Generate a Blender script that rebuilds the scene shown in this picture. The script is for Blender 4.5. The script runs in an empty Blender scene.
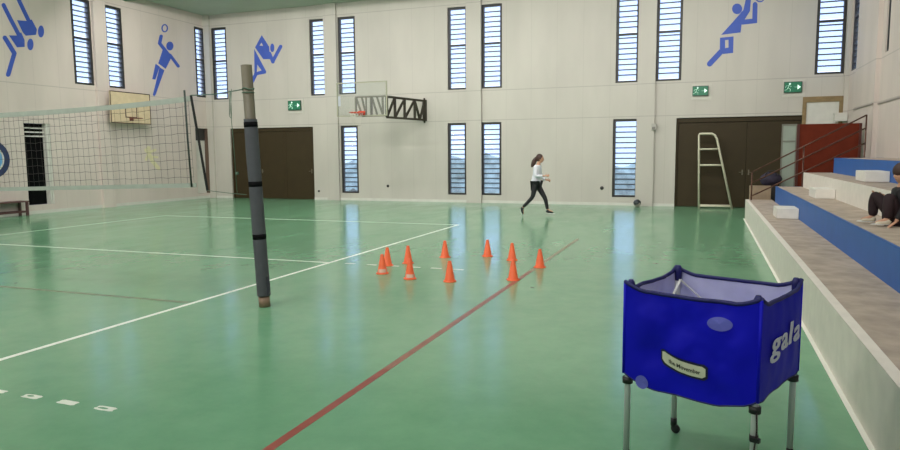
import bpy, bmesh, math, random
from mathutils import Vector, Matrix, Euler, noise
random.seed(7)
S = bpy.context.scene
COL = S.collection
PI = math.pi

# ------------------------------------------------------------------ materials
def lin(c):
    return tuple(((v/255)/12.92 if v/255 <= .04045 else ((v/255+.055)/1.055)**2.4) for v in c)+(1,)

MATS = {}
def mat(name, rgb, rough=.6, metal=0, var=.0, scale=6, bump=0, bscale=40, emit=0, spec=.5, coat=0, sheen=0):
    if name in MATS: return MATS[name]
    m = bpy.data.materials.new(name); m.use_nodes = True
    nt = m.node_tree; b = nt.nodes['Principled BSDF']
    c = lin(rgb)
    b.inputs['Base Color'].default_value = c
    b.inputs['Roughness'].default_value = rough
    b.inputs['Metallic'].default_value = metal
    b.inputs['Specular IOR Level'].default_value = spec
    b.inputs['Coat Weight'].default_value = coat
    if sheen: b.inputs['Sheen Weight'].default_value = sheen
    tc = nt.nodes.new('ShaderNodeTexCoord')
    if var:
        n = nt.nodes.new('ShaderNodeTexNoise'); n.inputs['Scale'].default_value = scale
        n.inputs['Detail'].default_value = 5
        nt.links.new(tc.outputs['Object'], n.inputs['Vector'])
        r = nt.nodes.new('ShaderNodeValToRGB')
        r.color_ramp.elements[0].position = .3; r.color_ramp.elements[1].position = .7
        r.color_ramp.elements[0].color = tuple(v*(1-var) for v in c[:3])+(1,)
        r.color_ramp.elements[1].color = tuple(min(1, v*(1+var)) for v in c[:3])+(1,)
        nt.links.new(n.outputs['Fac'], r.inputs['Fac'])
        nt.links.new(r.outputs['Color'], b.inputs['Base Color'])
    if bump:
        n2 = nt.nodes.new('ShaderNodeTexNoise'); n2.inputs['Scale'].default_value = bscale
        nt.links.new(tc.outputs['Object'], n2.inputs['Vector'])
        bp = nt.nodes.new('ShaderNodeBump'); bp.inputs['Strength'].default_value = bump
        bp.inputs['Distance'].default_value = .02
        nt.links.new(n2.outputs['Fac'], bp.inputs['Height'])
        nt.links.new(bp.outputs['Normal'], b.inputs['Normal'])
    if emit:
        b.inputs['Emission Color'].default_value = c
        b.inputs['Emission Strength'].default_value = emit
    MATS[name] = m
    return m

def glassy(name, rgb, amount, rough=.15, body=(220, 228, 238)):
    """thin pane: part transparent, part frosted body with a gloss"""
    m = bpy.data.materials.new(name); m.use_nodes = True
    nt = m.node_tree; b = nt.nodes['Principled BSDF']; out = nt.nodes['Material Output']
    b.inputs['Base Color'].default_value = lin(body); b.inputs['Roughness'].default_value = rough
    t = nt.nodes.new('ShaderNodeBsdfTransparent'); t.inputs['Color'].default_value = lin(rgb)
    mx = nt.nodes.new('ShaderNodeMixShader'); mx.inputs['Fac'].default_value = amount
    nt.links.new(b.outputs[0], mx.inputs[1]); nt.links.new(t.outputs[0], mx.inputs[2])
    nt.links.new(mx.outputs[0], out.inputs['Surface'])
    MATS[name] = m
    return m

def math_node(nt, op, a, b=None, c=None):
    n = nt.nodes.new('ShaderNodeMath'); n.operation = op
    for i, v in enumerate((a, b, c)):
        if v is None: continue
        if isinstance(v, (int, float)): n.inputs[i].default_value = v
        else: nt.links.new(v, n.inputs[i])
    return n.outputs[0]

def wall_material(name, rgb, axis):
    """painted panels with fine vertical and horizontal joints, light staining"""
    m = bpy.data.materials.new(name); m.use_nodes = True
    nt = m.node_tree; b = nt.nodes['Principled BSDF']; b.inputs['Roughness'].default_value = .55
    tc = nt.nodes.new('ShaderNodeTexCoord'); sx = nt.nodes.new('ShaderNodeSeparateXYZ')
    nt.links.new(tc.outputs['Object'], sx.inputs[0])
    u = sx.outputs[axis]; z = sx.outputs['Z']
    def joint(val, at, w):
        d = math_node(nt, 'ABSOLUTE', math_node(nt, 'SUBTRACT', val, at))
        return math_node(nt, 'LESS_THAN', d, w)
    f = math_node(nt, 'FRACT', math_node(nt, 'DIVIDE', u, .86))
    jv = math_node(nt, 'LESS_THAN', f, .016)
    j = math_node(nt, 'MULTIPLY', jv, .45)
    for at in (2.84, 3.84, 6.78):
        j = math_node(nt, 'MAXIMUM', j, joint(z, at, .012))
    n = nt.nodes.new('ShaderNodeTexNoise'); n.inputs['Scale'].default_value = .6; n.inputs['Detail'].default_value = 6
    mp = nt.nodes.new('ShaderNodeMapping'); mp.inputs['Scale'].default_value = (2.2, 2.2, .6)
    nt.links.new(tc.outputs['Object'], mp.inputs[0]); nt.links.new(mp.outputs[0], n.inputs['Vector'])
    r = nt.nodes.new('ShaderNodeValToRGB')
    c = lin(rgb)
    r.color_ramp.elements[0].position = .3; r.color_ramp.elements[1].position = .65
    r.color_ramp.elements[0].color = tuple(v*.9 for v in c[:3])+(1,)
    r.color_ramp.elements[1].color = c
    nt.links.new(n.outputs['Fac'], r.inputs['Fac'])
    mx = nt.nodes.new('ShaderNodeMixRGB'); mx.inputs['Color2'].default_value = tuple(v*.55 for v in c[:3])+(1,)
    nt.links.new(r.outputs['Color'], mx.inputs['Color1'])
    nt.links.new(math_node(nt, 'MULTIPLY', j, .55), mx.inputs['Fac'])
    nt.links.new(mx.outputs[0], b.inputs['Base Color'])
    return m

def floor_material():
    m = bpy.data.materials.new('green_floor_paint'); m.use_nodes = True
    nt = m.node_tree; b = nt.nodes['Principled BSDF']
    tc = nt.nodes.new('ShaderNodeTexCoord')
    def noise_(scale, detail, rough=.6, stretch=None):
        n = nt.nodes.new('ShaderNodeTexNoise'); n.inputs['Scale'].default_value = scale
        n.inputs['Detail'].default_value = detail; n.inputs['Roughness'].default_value = rough
        if stretch:
            mp = nt.nodes.new('ShaderNodeMapping'); mp.inputs['Scale'].default_value = stretch
            nt.links.new(tc.outputs['Object'], mp.inputs[0]); nt.links.new(mp.outputs[0], n.inputs['Vector'])
        else: nt.links.new(tc.outputs['Object'], n.inputs['Vector'])
        return n.outputs['Fac']
    a = noise_(.35, 8); d = noise_(3.2, 10, .7); st = noise_(1.6, 6, .65, (1, .35, 1))
    mixf = math_node(nt, 'ADD', math_node(nt, 'MULTIPLY', a, .55), math_node(nt, 'MULTIPLY', d, .45))
    r = nt.nodes.new('ShaderNodeValToRGB')
    e = r.color_ramp.elements
    e[0].position = .36; e[0].color = lin(FLOOR_A)
    e[1].position = .62; e[1].color = lin(FLOOR_B)
    nt.links.new(mixf, r.inputs['Fac'])
    # dark scuffs
    sc = nt.nodes.new('ShaderNodeTexVoronoi'); sc.inputs['Scale'].default_value = .55
    nt.links.new(tc.outputs['Object'], sc.inputs['Vector'])
    spot = math_node(nt, 'LESS_THAN', math_node(nt, 'ADD', sc.outputs['Distance'], math_node(nt, 'MULTIPLY', d, .05)), .05)
    mx = nt.nodes.new('ShaderNodeMixRGB'); mx.inputs['Color2'].default_value = lin((66, 92, 74))
    nt.links.new(r.outputs['Color'], mx.inputs['Color1'])
    nt.links.new(math_node(nt, 'MULTIPLY', spot, .5), mx.inputs['Fac'])
    nt.links.new(mx.outputs[0], b.inputs['Base Color'])
    rr = nt.nodes.new('ShaderNodeMapRange')
    rr.inputs['From Min'].default_value = .35; rr.inputs['From Max'].default_value = .65
    rr.inputs['To Min'].default_value = FLOOR_R[0]; rr.inputs['To Max'].default_value = FLOOR_R[1]
    nt.links.new(st, rr.inputs['Value']); nt.links.new(rr.outputs[0], b.inputs['Roughness'])
    bp = nt.nodes.new('ShaderNodeBump'); bp.inputs['Strength'].default_value = .12; bp.inputs['Distance'].default_value = .01
    nt.links.new(noise_(5, 3), bp.inputs['Height']); nt.links.new(bp.outputs[0], b.inputs['Normal'])
    b.inputs['Specular IOR Level'].default_value = .5
    return m

# ------------------------------------------------------------------ mesh helpers
class MB:
    def __init__(self): self.bm = bmesh.new()
    def box(self, c, s, rot=None, bev=0):
        g = bmesh.ops.create_cube(self.bm, size=1)
        vs = g['verts']
        M = Matrix.Translation(c) @ (rot.to_4x4() if rot else Matrix()) @ Matrix.Diagonal((*s, 1))
        bmesh.ops.transform(self.bm, matrix=M, verts=vs)
        if bev:
            es = list({e for v in vs for e in v.link_edges})
            bmesh.ops.bevel(self.bm, geom=es, offset=bev, segments=2, affect='EDGES', profile=.7)
        return self
    def bb(self, x0, x1, y0, y1, z0, z1, bev=0):
        return self.box(((x0+x1)/2, (y0+y1)/2, (z0+z1)/2), (x1-x0, y1-y0, z1-z0), None, bev)
    def bar(self, a, b, w, h=None):
        a = Vector(a); b = Vector(b); d = b-a
        q = d.to_track_quat('Z', 'Y')
        return self.box((a+b)/2, (w, h or w, d.length), q.to_matrix())
    def tube(self, pts, r, seg=10, closed=False, caps=True):
        P = [Vector(p) for p in pts]; N = len(P)
        R = r if isinstance(r, (list, tuple)) else [r]*N
        rings = []; up = None
        for i in range(N):
            if closed: d = P[(i+1) % N]-P[i-1]
            else: d = (P[min(i+1, N-1)]-P[max(i-1, 0)])
            d.normalize()
            if up is None:
                up = Vector((0, 0, 1)) if abs(d.z) < .9 else Vector((1, 0, 0))
            x = up-d*up.dot(d)
            if x.length < 1e-5: x = d.orthogonal()
            x.normalize(); y = d.cross(x); up = x
            rings.append([self.bm.verts.new(P[i]+(x*math.cos(2*PI*k/seg)+y*math.sin(2*PI*k/seg))*R[i]) for k in range(seg)])
        for i in range(N if closed else N-1):
            A = rings[i]; B = rings[(i+1) % N]
            for k in range(seg):
                self.bm.faces.new((A[k], A[(k+1) % seg], B[(k+1) % seg], B[k])).smooth = True
        if not closed and caps:
            self.bm.faces.new(rings[0][::-1]); self.bm.faces.new(rings[-1])
        return self
    def lathe(self, prof, c=(0, 0, 0), seg=24, axis='Z', smooth=True):
        rings = []
        def pt(r, z, a):
            x, y = r*math.cos(a), r*math.sin(a)
            v = {'Z': (x, y, z), 'Y': (x, z, y), 'X': (z, x, y)}[axis]
            return Vector(v)+Vector(c)
        for r, z in prof:
            if r < 1e-6: rings.append([self.bm.verts.new(pt(0, z, 0))])
            else: rings.append([self.bm.verts.new(pt(r, z, 2*PI*k/seg)) for k in range(seg)])
        for A, B in zip(rings, rings[1:]):
            for k in range(seg):
                a, b_ = A[k % len(A)], A[(k+1) % len(A)]; c_, d = B[(k+1) % len(B)], B[k % len(B)]
                vs = []
                for v in (a, b_, c_, d):
                    if v not in vs: vs.append(v)
                if len(vs) > 2: self.bm.faces.new(vs).smooth = smooth
        return self
    def sphere(self, c, r, seg=20, rings=14, sc=(1, 1, 1)):
        g = bmesh.ops.create_uvsphere(self.bm, u_segments=seg, v_segments=rings, radius=r)
        bmesh.ops.transform(self.bm, matrix=Matrix.Translation(c) @ Matrix.Diagonal((*sc, 1)), verts=g['verts'])
        for v in g['verts']:
            for f in v.link_faces: f.smooth = True
        return self
    def quad(self, *p):
        self.bm.faces.new([self.bm.verts.new(v) for v in p]); return self
    def grid(self, fn, nu, nv, smooth=True):
        V = [[self.bm.verts.new(fn(i/nu, j/nv)) for j in range(nv+1)] for i in range(nu+1)]
        for i in range(nu):
            for j in range(nv):
                self.bm.faces.new((V[i][j], V[i+1][j], V[i+1][j+1], V[i][j+1])).smooth = smooth
        return self
    def loops(self, loops, plane, depth, thick):
        """flat shape with holes, extruded"""
        es = []
        for lp in loops:
            vs = [self.bm.verts.new(plane(a, b, depth)) for a, b in lp]
            es += [self.bm.edges.new((vs[i], vs[(i+1) % len(vs)])) for i in range(len(vs))]
        g = bmesh.ops.triangle_fill(self.bm, edges=es, use_beauty=True)
        fs = [f for f in g['geom'] if isinstance(f, bmesh.types.BMFace)]
        ex = bmesh.ops.extrude_face_region(self.bm, geom=fs)
        off = Vector(plane(0, 0, depth+thick))-Vector(plane(0, 0, depth))
        bmesh.ops.translate(self.bm, verts=[v for v in ex['geom'] if isinstance(v, bmesh.types.BMVert)], vec=off)
        return self
    def build(self, name, m, parent=None, normals=True):
        if normals: bmesh.ops.recalc_face_normals(self.bm, faces=self.bm.faces)
        me = bpy.data.meshes.new(name); self.bm.to_mesh(me); self.bm.free()
        return link(name, me, m, parent)

def link(name, me, m, parent=None):
    if m:
        me.materials.clear(); me.materials.append(m)
    o = bpy.data.objects.new(name, me); COL.objects.link(o)
    if parent: o.parent = parent
    return o

def tag(o, label=None, cat=None, group=None, kind=None):
    if label: o['label'] = label
    if cat: o['category'] = cat
    if group: o['group'] = group
    if kind: o['kind'] = kind
    return o

def thing(name, loc=(0, 0, 0), rz=0, label=None, cat=None, group=None, kind=None):
    o = bpy.data.objects.new(name, None); COL.objects.link(o)
    o.location = loc; o.rotation_euler = (0, 0, rz); o.empty_display_size = .1
    return tag(o, label, cat, group, kind)

def struct(o): o['kind'] = 'structure'; return o

def dup(root, loc=None, rz=None, label=None):
    r = root.copy(); COL.objects.link(r)
    if loc is not None: r.location = loc
    if rz is not None: r.rotation_euler = (0, 0, rz)
    if label: r['label'] = label
    for ch in list(root.children):
        c = ch.copy(); COL.objects.link(c); c.parent = r
        for g in list(ch.children):
            d = g.copy(); COL.objects.link(d); d.parent = c
    return r

def text_mesh(txt, size, extrude=.001, bold=0, shear=0, spacing=1.0):
    cu = bpy.data.curves.new('lettering', 'FONT'); cu.body = txt; cu.size = size
    cu.align_x = 'CENTER'; cu.align_y = 'CENTER'; cu.extrude = extrude; cu.offset = bold; cu.shear = shear
    cu.resolution_u = 3; cu.space_character = spacing
    o = bpy.data.objects.new('lettering', cu); COL.objects.link(o)
    bpy.context.view_layer.update()
    me = bpy.data.meshes.new_from_object(o.evaluated_get(bpy.context.evaluated_depsgraph_get()))
    bpy.data.objects.remove(o); bpy.data.curves.remove(cu)
    bm = bmesh.new(); bm.from_mesh(me)
    bmesh.ops.triangulate(bm, faces=bm.faces)
    for _ in range(3):
        es = [e for e in bm.edges if e.calc_length() > .16]
        if es: bmesh.ops.subdivide_edges(bm, edges=es, cuts=1); bmesh.ops.triangulate(bm, faces=bm.faces)
    bm.to_mesh(me); bm.free()
    return me

def evaluated(o, name):
    bpy.context.view_layer.update()
    me = bpy.data.meshes.new_from_object(o.evaluated_get(bpy.context.evaluated_depsgraph_get()))
    me.name = name
    bpy.data.objects.remove(o)
    return me

def skin_mesh(chains, subs=2):
    """chains: list of lists of (point, radius); points sharing coordinates are joined"""
    bm = bmesh.new(); key = {}; rad = {}
    def vert(p, r):
        k = tuple(round(c, 4) for c in p)
        if k not in key:
            key[k] = bm.verts.new(p)
            rad[k] = r
        return key[k]
    for ch in chains:
        prev = None
        for p, r in ch:
            v = vert(p, r)
            if prev is not None and prev is not v and not bm.edges.get((prev, v)): bm.edges.new((prev, v))
            prev = v
    me = bpy.data.meshes.new('skeleton')
    bm.verts.index_update()
    order = list(rad.values())
    bm.to_mesh(me); bm.free()
    o = bpy.data.objects.new('skeleton', me); COL.objects.link(o)
    sk = o.modifiers.new('skin', 'SKIN'); sk.use_smooth_shade = True
    for i, r in enumerate(order):
        rr = r if isinstance(r, (tuple, list)) else (r, r)
        me.skin_vertices[0].data[i].radius = rr
    me.skin_vertices[0].data[0].use_root = True
    ss = o.modifiers.new('sub', 'SUBSURF'); ss.levels = subs; ss.render_levels = subs
    return evaluated(o, 'skinned')

def fuse(meshes, voxel=.008, smooth=2):
    """several closed surfaces joined into one continuous skin"""
    bm = bmesh.new()
    for me in meshes: bm.from_mesh(me)
    bmesh.ops.recalc_face_normals(bm, faces=bm.faces)
    me = bpy.data.meshes.new('joined'); bm.to_mesh(me); bm.free()
    o = bpy.data.objects.new('joined', me); COL.objects.link(o)
    r = o.modifiers.new('remesh', 'REMESH'); r.mode = 'VOXEL'; r.voxel_size = voxel; r.use_smooth_shade = True
    if smooth:
        s = o.modifiers.new('smooth', 'SMOOTH'); s.iterations = smooth; s.factor = .5
    out = evaluated(o, 'fused')
    for p in out.polygons: p.use_smooth = True
    return out
FILL_POWER = 154; TILT = 44; SKY = 2.9; EXPO = 0.0
SWIM= [[[(8.104, 6.51), (8.266, 6.145), (8.531, 5.613), (8.55, 5.594), (8.58, 5.59), (8.613, 5.601), (8.639, 5.624), (8.652, 5.654), (8.648, 5.682), (8.381, 6.214), (8.218, 6.579), (8.2, 6.597), (8.172, 6.601), (8.141, 6.59), (8.115, 6.567), (8.102, 6.538)]], [[(8.199, 5.64), (8.506, 5.669), (8.67, 5.738), (8.817, 5.48), (8.775, 5.313), (8.445, 5.236), (8.356, 5.319)]], [[(9.05, 5.455), (9.039, 5.393), (9.017, 5.336), (8.987, 5.292), (8.952, 5.265), (8.917, 5.26), (8.886, 5.276), (8.862, 5.312), (8.849, 5.363), (8.848, 5.423), (8.858, 5.485), (8.88, 5.541), (8.91, 5.586), (8.944, 5.612), (8.979, 5.618), (9.011, 5.603), (9.035, 5.567), (9.048, 5.516)]], [[(7.765, 5.957), (7.953, 5.587), (8.166, 5.198), (8.186, 5.18), (8.216, 5.176), (8.247, 5.187), (8.272, 5.211), (8.283, 5.24), (8.279, 5.267), (8.064, 5.657), (7.874, 6.026), (7.855, 6.044), (7.827, 6.047), (7.797, 6.035), (7.773, 6.012), (7.761, 5.983)]], [[(7.919, 5.165), (8.148, 5.196), (8.3, 5.31), (8.39, 5.106), (8.38, 4.906), (8.139, 4.862)]], [[(8.666, 5.018), (8.656, 4.959), (8.635, 4.905), (8.606, 4.863), (8.572, 4.838), (8.538, 4.833), (8.508, 4.849), (8.485, 4.884), (8.472, 4.933), (8.471, 4.99), (8.481, 5.05), (8.502, 5.103), (8.531, 5.145), (8.564, 5.17), (8.598, 5.176), (8.628, 5.16), (8.652, 5.126), (8.665, 5.076)]], [[(7.728, 5.041), (7.971, 4.66), (7.744, 4.06), (7.741, 4.028), (7.755, 4.003), (7.782, 3.989), (7.816, 3.992), (7.846, 4.01), (7.866, 4.039), (8.115, 4.697), (7.842, 5.12), (7.82, 5.138), (7.788, 5.14), (7.755, 5.126), (7.731, 5.1), (7.721, 5.069)]]]
VOLLEY= [[[(14.199, 6.396), (14.185, 6.342), (14.153, 6.291), (14.105, 6.249), (14.049, 6.222), (13.991, 6.213), (13.938, 6.222), (13.896, 6.249), (13.87, 6.291), (13.864, 6.341), (13.877, 6.395), (13.909, 6.445), (13.956, 6.487), (14.012, 6.514), (14.07, 6.524), (14.124, 6.515), (14.166, 6.489), (14.192, 6.447)], [(14.131, 6.385), (14.123, 6.348), (14.103, 6.314), (14.075, 6.286), (14.041, 6.268), (14.006, 6.262), (13.974, 6.27), (13.949, 6.289), (13.934, 6.317), (13.93, 6.352), (13.939, 6.389), (13.958, 6.423), (13.986, 6.451), (14.02, 6.469), (14.055, 6.475), (14.087, 6.468), (14.112, 6.449), (14.128, 6.42)]], [[(13.753, 6.051), (13.649, 5.755), (14.024, 5.442), (14.057, 5.428), (14.1, 5.43), (14.142, 5.448), (14.169, 5.476), (14.177, 5.509), (14.161, 5.535), (13.828, 5.811), (13.913, 6.05), (13.913, 6.081), (13.892, 6.104), (13.855, 6.112), (13.812, 6.104), (13.775, 6.082)]], [[(14.429, 5.785), (14.414, 5.728), (14.378, 5.674), (14.327, 5.631), (14.266, 5.603), (14.203, 5.595), (14.145, 5.606), (14.099, 5.636), (14.072, 5.68), (14.064, 5.734), (14.079, 5.791), (14.114, 5.844), (14.164, 5.887), (14.225, 5.915), (14.288, 5.925), (14.346, 5.914), (14.393, 5.885), (14.421, 5.84)]], [[(13.915, 5.649), (14.347, 5.425), (13.974, 4.895), (13.623, 5.054)]], [[(14.172, 5.387), (14.571, 5.028), (14.6, 5.014), (14.639, 5.014), (14.676, 5.028), (14.703, 5.053), (14.71, 5.082), (14.698, 5.106), (14.296, 5.466), (14.267, 5.479), (14.229, 5.478), (14.193, 5.463), (14.168, 5.439), (14.16, 5.411)]], [[(13.491, 5.023), (13.68, 4.942), (13.431, 4.455), (13.292, 4.458)]], [[(13.678, 4.918), (13.903, 4.839), (13.416, 3.93), (13.335, 3.845), (13.286, 3.904)]]]
RUNNER= [[[(-10.556, 6.276), (-10.236, 5.82), (-10.22, 5.358), (-10.524, 5.369), (-10.882, 5.835)], [(-10.583, 5.992), (-10.503, 5.871), (-10.672, 5.893)]], [[(-10.305, 5.555), (-10.164, 5.226), (-10.141, 5.199), (-10.105, 5.184), (-10.065, 5.185), (-10.032, 5.204), (-10.015, 5.233), (-10.019, 5.266), (-10.16, 5.594), (-10.183, 5.622), (-10.219, 5.637), (-10.259, 5.636), (-10.292, 5.618), (-10.309, 5.588)]], [[(-10.023, 5.242), (-9.654, 5.766), (-9.644, 5.798), (-9.654, 5.83), (-9.682, 5.854), (-9.72, 5.864), (-9.758, 5.856), (-9.786, 5.834), (-10.157, 5.309), (-10.167, 5.277), (-10.157, 5.245), (-10.128, 5.221), (-10.09, 5.211), (-10.051, 5.219)]], [[(-10.007, 5.765), (-10.015, 5.71), (-10.032, 5.662), (-10.058, 5.627), (-10.089, 5.61), (-10.12, 5.612), (-10.149, 5.633), (-10.172, 5.67), (-10.186, 5.72), (-10.189, 5.776), (-10.181, 5.831), (-10.163, 5.879), (-10.138, 5.914), (-10.107, 5.931), (-10.076, 5.929), (-10.047, 5.908), (-10.024, 5.871), (-10.01, 5.821)]], [[(-10.92, 5.778), (-10.402, 4.893), (-10.44, 4.825), (-10.82, 4.783), (-11.067, 4.426), (-11.123, 4.452), (-11.086, 4.647), (-10.945, 4.878)], [(-10.803, 5.184), (-10.613, 4.95), (-10.844, 4.903)]]]
SPIKE= [[[(6.406, 5.924), (6.399, 5.872), (6.376, 5.827), (6.34, 5.795), (6.295, 5.781), (6.246, 5.784), (6.199, 5.806), (6.16, 5.844), (6.134, 5.892), (6.124, 5.946), (6.131, 5.999), (6.154, 6.043), (6.19, 6.075), (6.236, 6.09), (6.284, 6.086), (6.331, 6.064), (6.369, 6.026), (6.395, 5.978)]], [[(5.845, 5.206), (6.232, 5.647), (6.437, 5.89), (6.488, 6.174), (6.487, 6.557), (6.632, 6.544), (6.633, 6.162), (6.62, 5.843), (6.403, 5.474), (6.386, 5.242)]], [[(6.435, 5.465), (6.825, 5.483), (6.819, 6.017), (6.809, 6.053), (6.785, 6.082), (6.752, 6.095), (6.719, 6.089), (6.695, 6.066), (6.686, 6.032), (6.69, 5.619), (6.415, 5.608), (6.383, 5.597), (6.363, 5.57), (6.359, 5.534), (6.372, 5.498), (6.4, 5.473)]], [[(7.014, 6.219), (7.008, 6.165), (6.986, 6.12), (6.951, 6.087), (6.906, 6.072), (6.859, 6.076), (6.813, 6.098), (6.775, 6.137), (6.749, 6.187), (6.739, 6.242), (6.745, 6.296), (6.767, 6.342), (6.803, 6.375), (6.847, 6.39), (6.895, 6.385), (6.94, 6.363), (6.978, 6.324), (7.004, 6.274)], [(6.978, 6.222), (6.974, 6.181), (6.957, 6.146), (6.931, 6.122), (6.899, 6.11), (6.863, 6.113), (6.83, 6.13), (6.801, 6.159), (6.782, 6.197), (6.775, 6.239), (6.779, 6.28), (6.796, 6.315), (6.822, 6.34), (6.855, 6.351), (6.89, 6.348), (6.924, 6.331), (6.952, 6.302), (6.971, 6.264)]], [[(5.817, 5.123), (6.194, 5.138), (6.197, 4.655), (5.925, 4.638), (5.822, 4.743)], [(5.962, 5.042), (6.055, 5.049), (6.062, 4.82), (5.97, 4.806)]], [[(5.804, 4.771), (5.488, 4.419), (5.471, 4.383), (5.473, 4.342), (5.495, 4.306), (5.531, 4.285), (5.57, 4.285), (5.603, 4.305), (5.917, 4.657), (5.934, 4.692), (5.932, 4.733), (5.91, 4.769), (5.875, 4.79), (5.836, 4.791)]]]
YELLOW= [[[(12.842, 1.811), (13.008, 1.483), (13.292, 1.208), (13.329, 1.187), (13.377, 1.183), (13.421, 1.197), (13.451, 1.226), (13.457, 1.261), (13.439, 1.294), (13.168, 1.554), (13.009, 1.865), (12.982, 1.893), (12.94, 1.905), (12.894, 1.9), (12.856, 1.878), (12.837, 1.846)]], [[(12.747, 1.884), (12.865, 1.771), (12.744, 1.605), (12.735, 1.579), (12.744, 1.553), (12.769, 1.536), (12.803, 1.53), (12.837, 1.538), (12.862, 1.557), (13.029, 1.786), (12.854, 1.951), (12.826, 1.966), (12.791, 1.968), (12.759, 1.956), (12.738, 1.934), (12.733, 1.908)]], [[(12.97, 1.793), (13.268, 1.873), (13.296, 1.887), (13.312, 1.91), (13.311, 1.935), (13.293, 1.955), (13.264, 1.966), (13.23, 1.963), (12.933, 1.883), (12.905, 1.869), (12.89, 1.847), (12.891, 1.822), (12.908, 1.802), (12.937, 1.791)]], [[(13.04, 1.978), (13.032, 1.95), (13.012, 1.926), (12.982, 1.908), (12.947, 1.899), (12.911, 1.899), (12.878, 1.908), (12.851, 1.926), (12.835, 1.95), (12.83, 1.977), (12.838, 2.004), (12.858, 2.028), (12.887, 2.045), (12.922, 2.055), (12.958, 2.055), (12.992, 2.046), (13.019, 2.029), (13.036, 2.005)]], [[(13.09, 1.638), (13.33, 1.616), (13.358, 1.619), (13.381, 1.632), (13.392, 1.651), (13.39, 1.672), (13.373, 1.689), (13.348, 1.696), (13.107, 1.718), (13.08, 1.715), (13.058, 1.702), (13.046, 1.683), (13.049, 1.662), (13.065, 1.646)]]]

# ------------------------------------------------------------------ palette
FLOOR_A = (98, 150, 115); FLOOR_B = (117, 166, 130); FLOOR_R = (.14, .22)
D = 16.174; XL = -13.25; XR = 9.28; YN = -16.2; ZC = 7.2

white_paint = mat('white_paint', (206, 204, 196), .6, var=.05, scale=5)
frame_dark = mat('dark_window_frame', (42, 40, 38), .5)
rail_grey = mat('louvre_clip', (58, 60, 64), .5)
pane_m = glassy('louvre_glass', (236, 243, 255), .82, .12)
door_m = mat('olive_brown_door', (55, 44, 23), .6, var=.08, scale=3, spec=.3)
picto_m = mat('blue_mural_paint', (58, 86, 178), .6, var=.06, scale=4)
yellow_m = mat('faded_yellow_paint', (212, 204, 166), .7, var=.06)
concrete = mat('worn_concrete', (172, 156, 142), .75, var=.2, scale=5, bump=.3, bscale=25)
blue_paint = mat('blue_step_paint', (34, 92, 168), .5, var=.06, scale=4)
bleach_white = mat('chalky_white_paint', (224, 216, 206), .65, var=.05, scale=6, bump=.15, bscale=14)
steel = mat('brushed_aluminium', (196, 198, 198), .4, .25)
black_plastic = mat('black_plastic', (22, 22, 24), .45)
white_line = mat('white_line_paint', (222, 226, 214), .4, var=.08, scale=9)
red_line = mat('red_line_paint', (150, 76, 66), .4, var=.2, scale=5)
red_worn = mat('worn_red_line_paint', (116, 130, 104), .35, var=.12, scale=5)

# ------------------------------------------------------------------ room shell
def wall(name, side, const, out, u0, u1, z0, z1, holes, m, thick=.25):
    mb = MB(); bm = mb.bm
    us = sorted({u0, u1, *[h[0] for h in holes], *[h[1] for h in holes]})
    zs = sorted({z0, z1, *[h[2] for h in holes], *[h[3] for h in holes]})
    def P(u, d, z): return (u, const+d*out, z) if side == 'Y' else (const+d*out, u, z)
    def solid(i, k):
        if i < 0 or k < 0 or i >= len(us)-1 or k >= len(zs)-1: return False
        cu, cz = (us[i]+us[i+1])/2, (zs[k]+zs[k+1])/2
        return not any(h[0] < cu < h[1] and h[2] < cz < h[3] for h in holes)
    for i in range(len(us)-1):
        for k in range(len(zs)-1):
            if not solid(i, k): continue
            a, b, c, d = us[i], us[i+1], zs[k], zs[k+1]
            for dd in (0, thick): mb.quad(P(a, dd, c), P(b, dd, c), P(b, dd, d), P(a, dd, d))
            if not solid(i-1, k): mb.quad(P(a, 0, c), P(a, thick, c), P(a, thick, d), P(a, 0, d))
            if not solid(i+1, k): mb.quad(P(b, 0, c), P(b, thick, c), P(b, thick, d), P(b, 0, d))
            if not solid(i, k-1): mb.quad(P(a, 0, c), P(b, 0, c), P(b, thick, c), P(a, thick, c))
            if not solid(i, k+1): mb.quad(P(a, 0, d), P(b, 0, d), P(b, thick, d), P(a, thick, d))
    bmesh.ops.remove_doubles(bm, verts=bm.verts, dist=1e-4)
    return struct(mb.build(name, m))

WB = wall_material('back_wall_paint', (193, 187, 178), 0)
WL = wall_material('side_wall_paint', (209, 196, 188), 1)
ZT, ZM = 6.70, 3.91
LT, LB = 2.77, .27
up_back = [(-12.94, -12.22), (-8.46, -7.80), (-7.26, -6.54), (-2.96, -2.24), (-1.73, -1.0), (2.75, 3.46), (3.98, 4.74), (8.40, 9.16)]
low_back = [(-7.23, -6.51), (-2.98, -2.28), (-1.75, -1.02), (2.70, 3.50)]
D1 = (-12.21, -8.41, 0, 2.76); D2 = (4.63, 8.7, 0, 2.76)
up_left = [(10.03, 10.76), (11.31, 12.03), (15.58, 16.12)]
up_right = [(11.62, 11.95), (15.1, 16.0)]
DL1 = (8.17, 9.05, .26, 2.7); DL2 = (15.40, 16.10, .2, 2.78)

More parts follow.
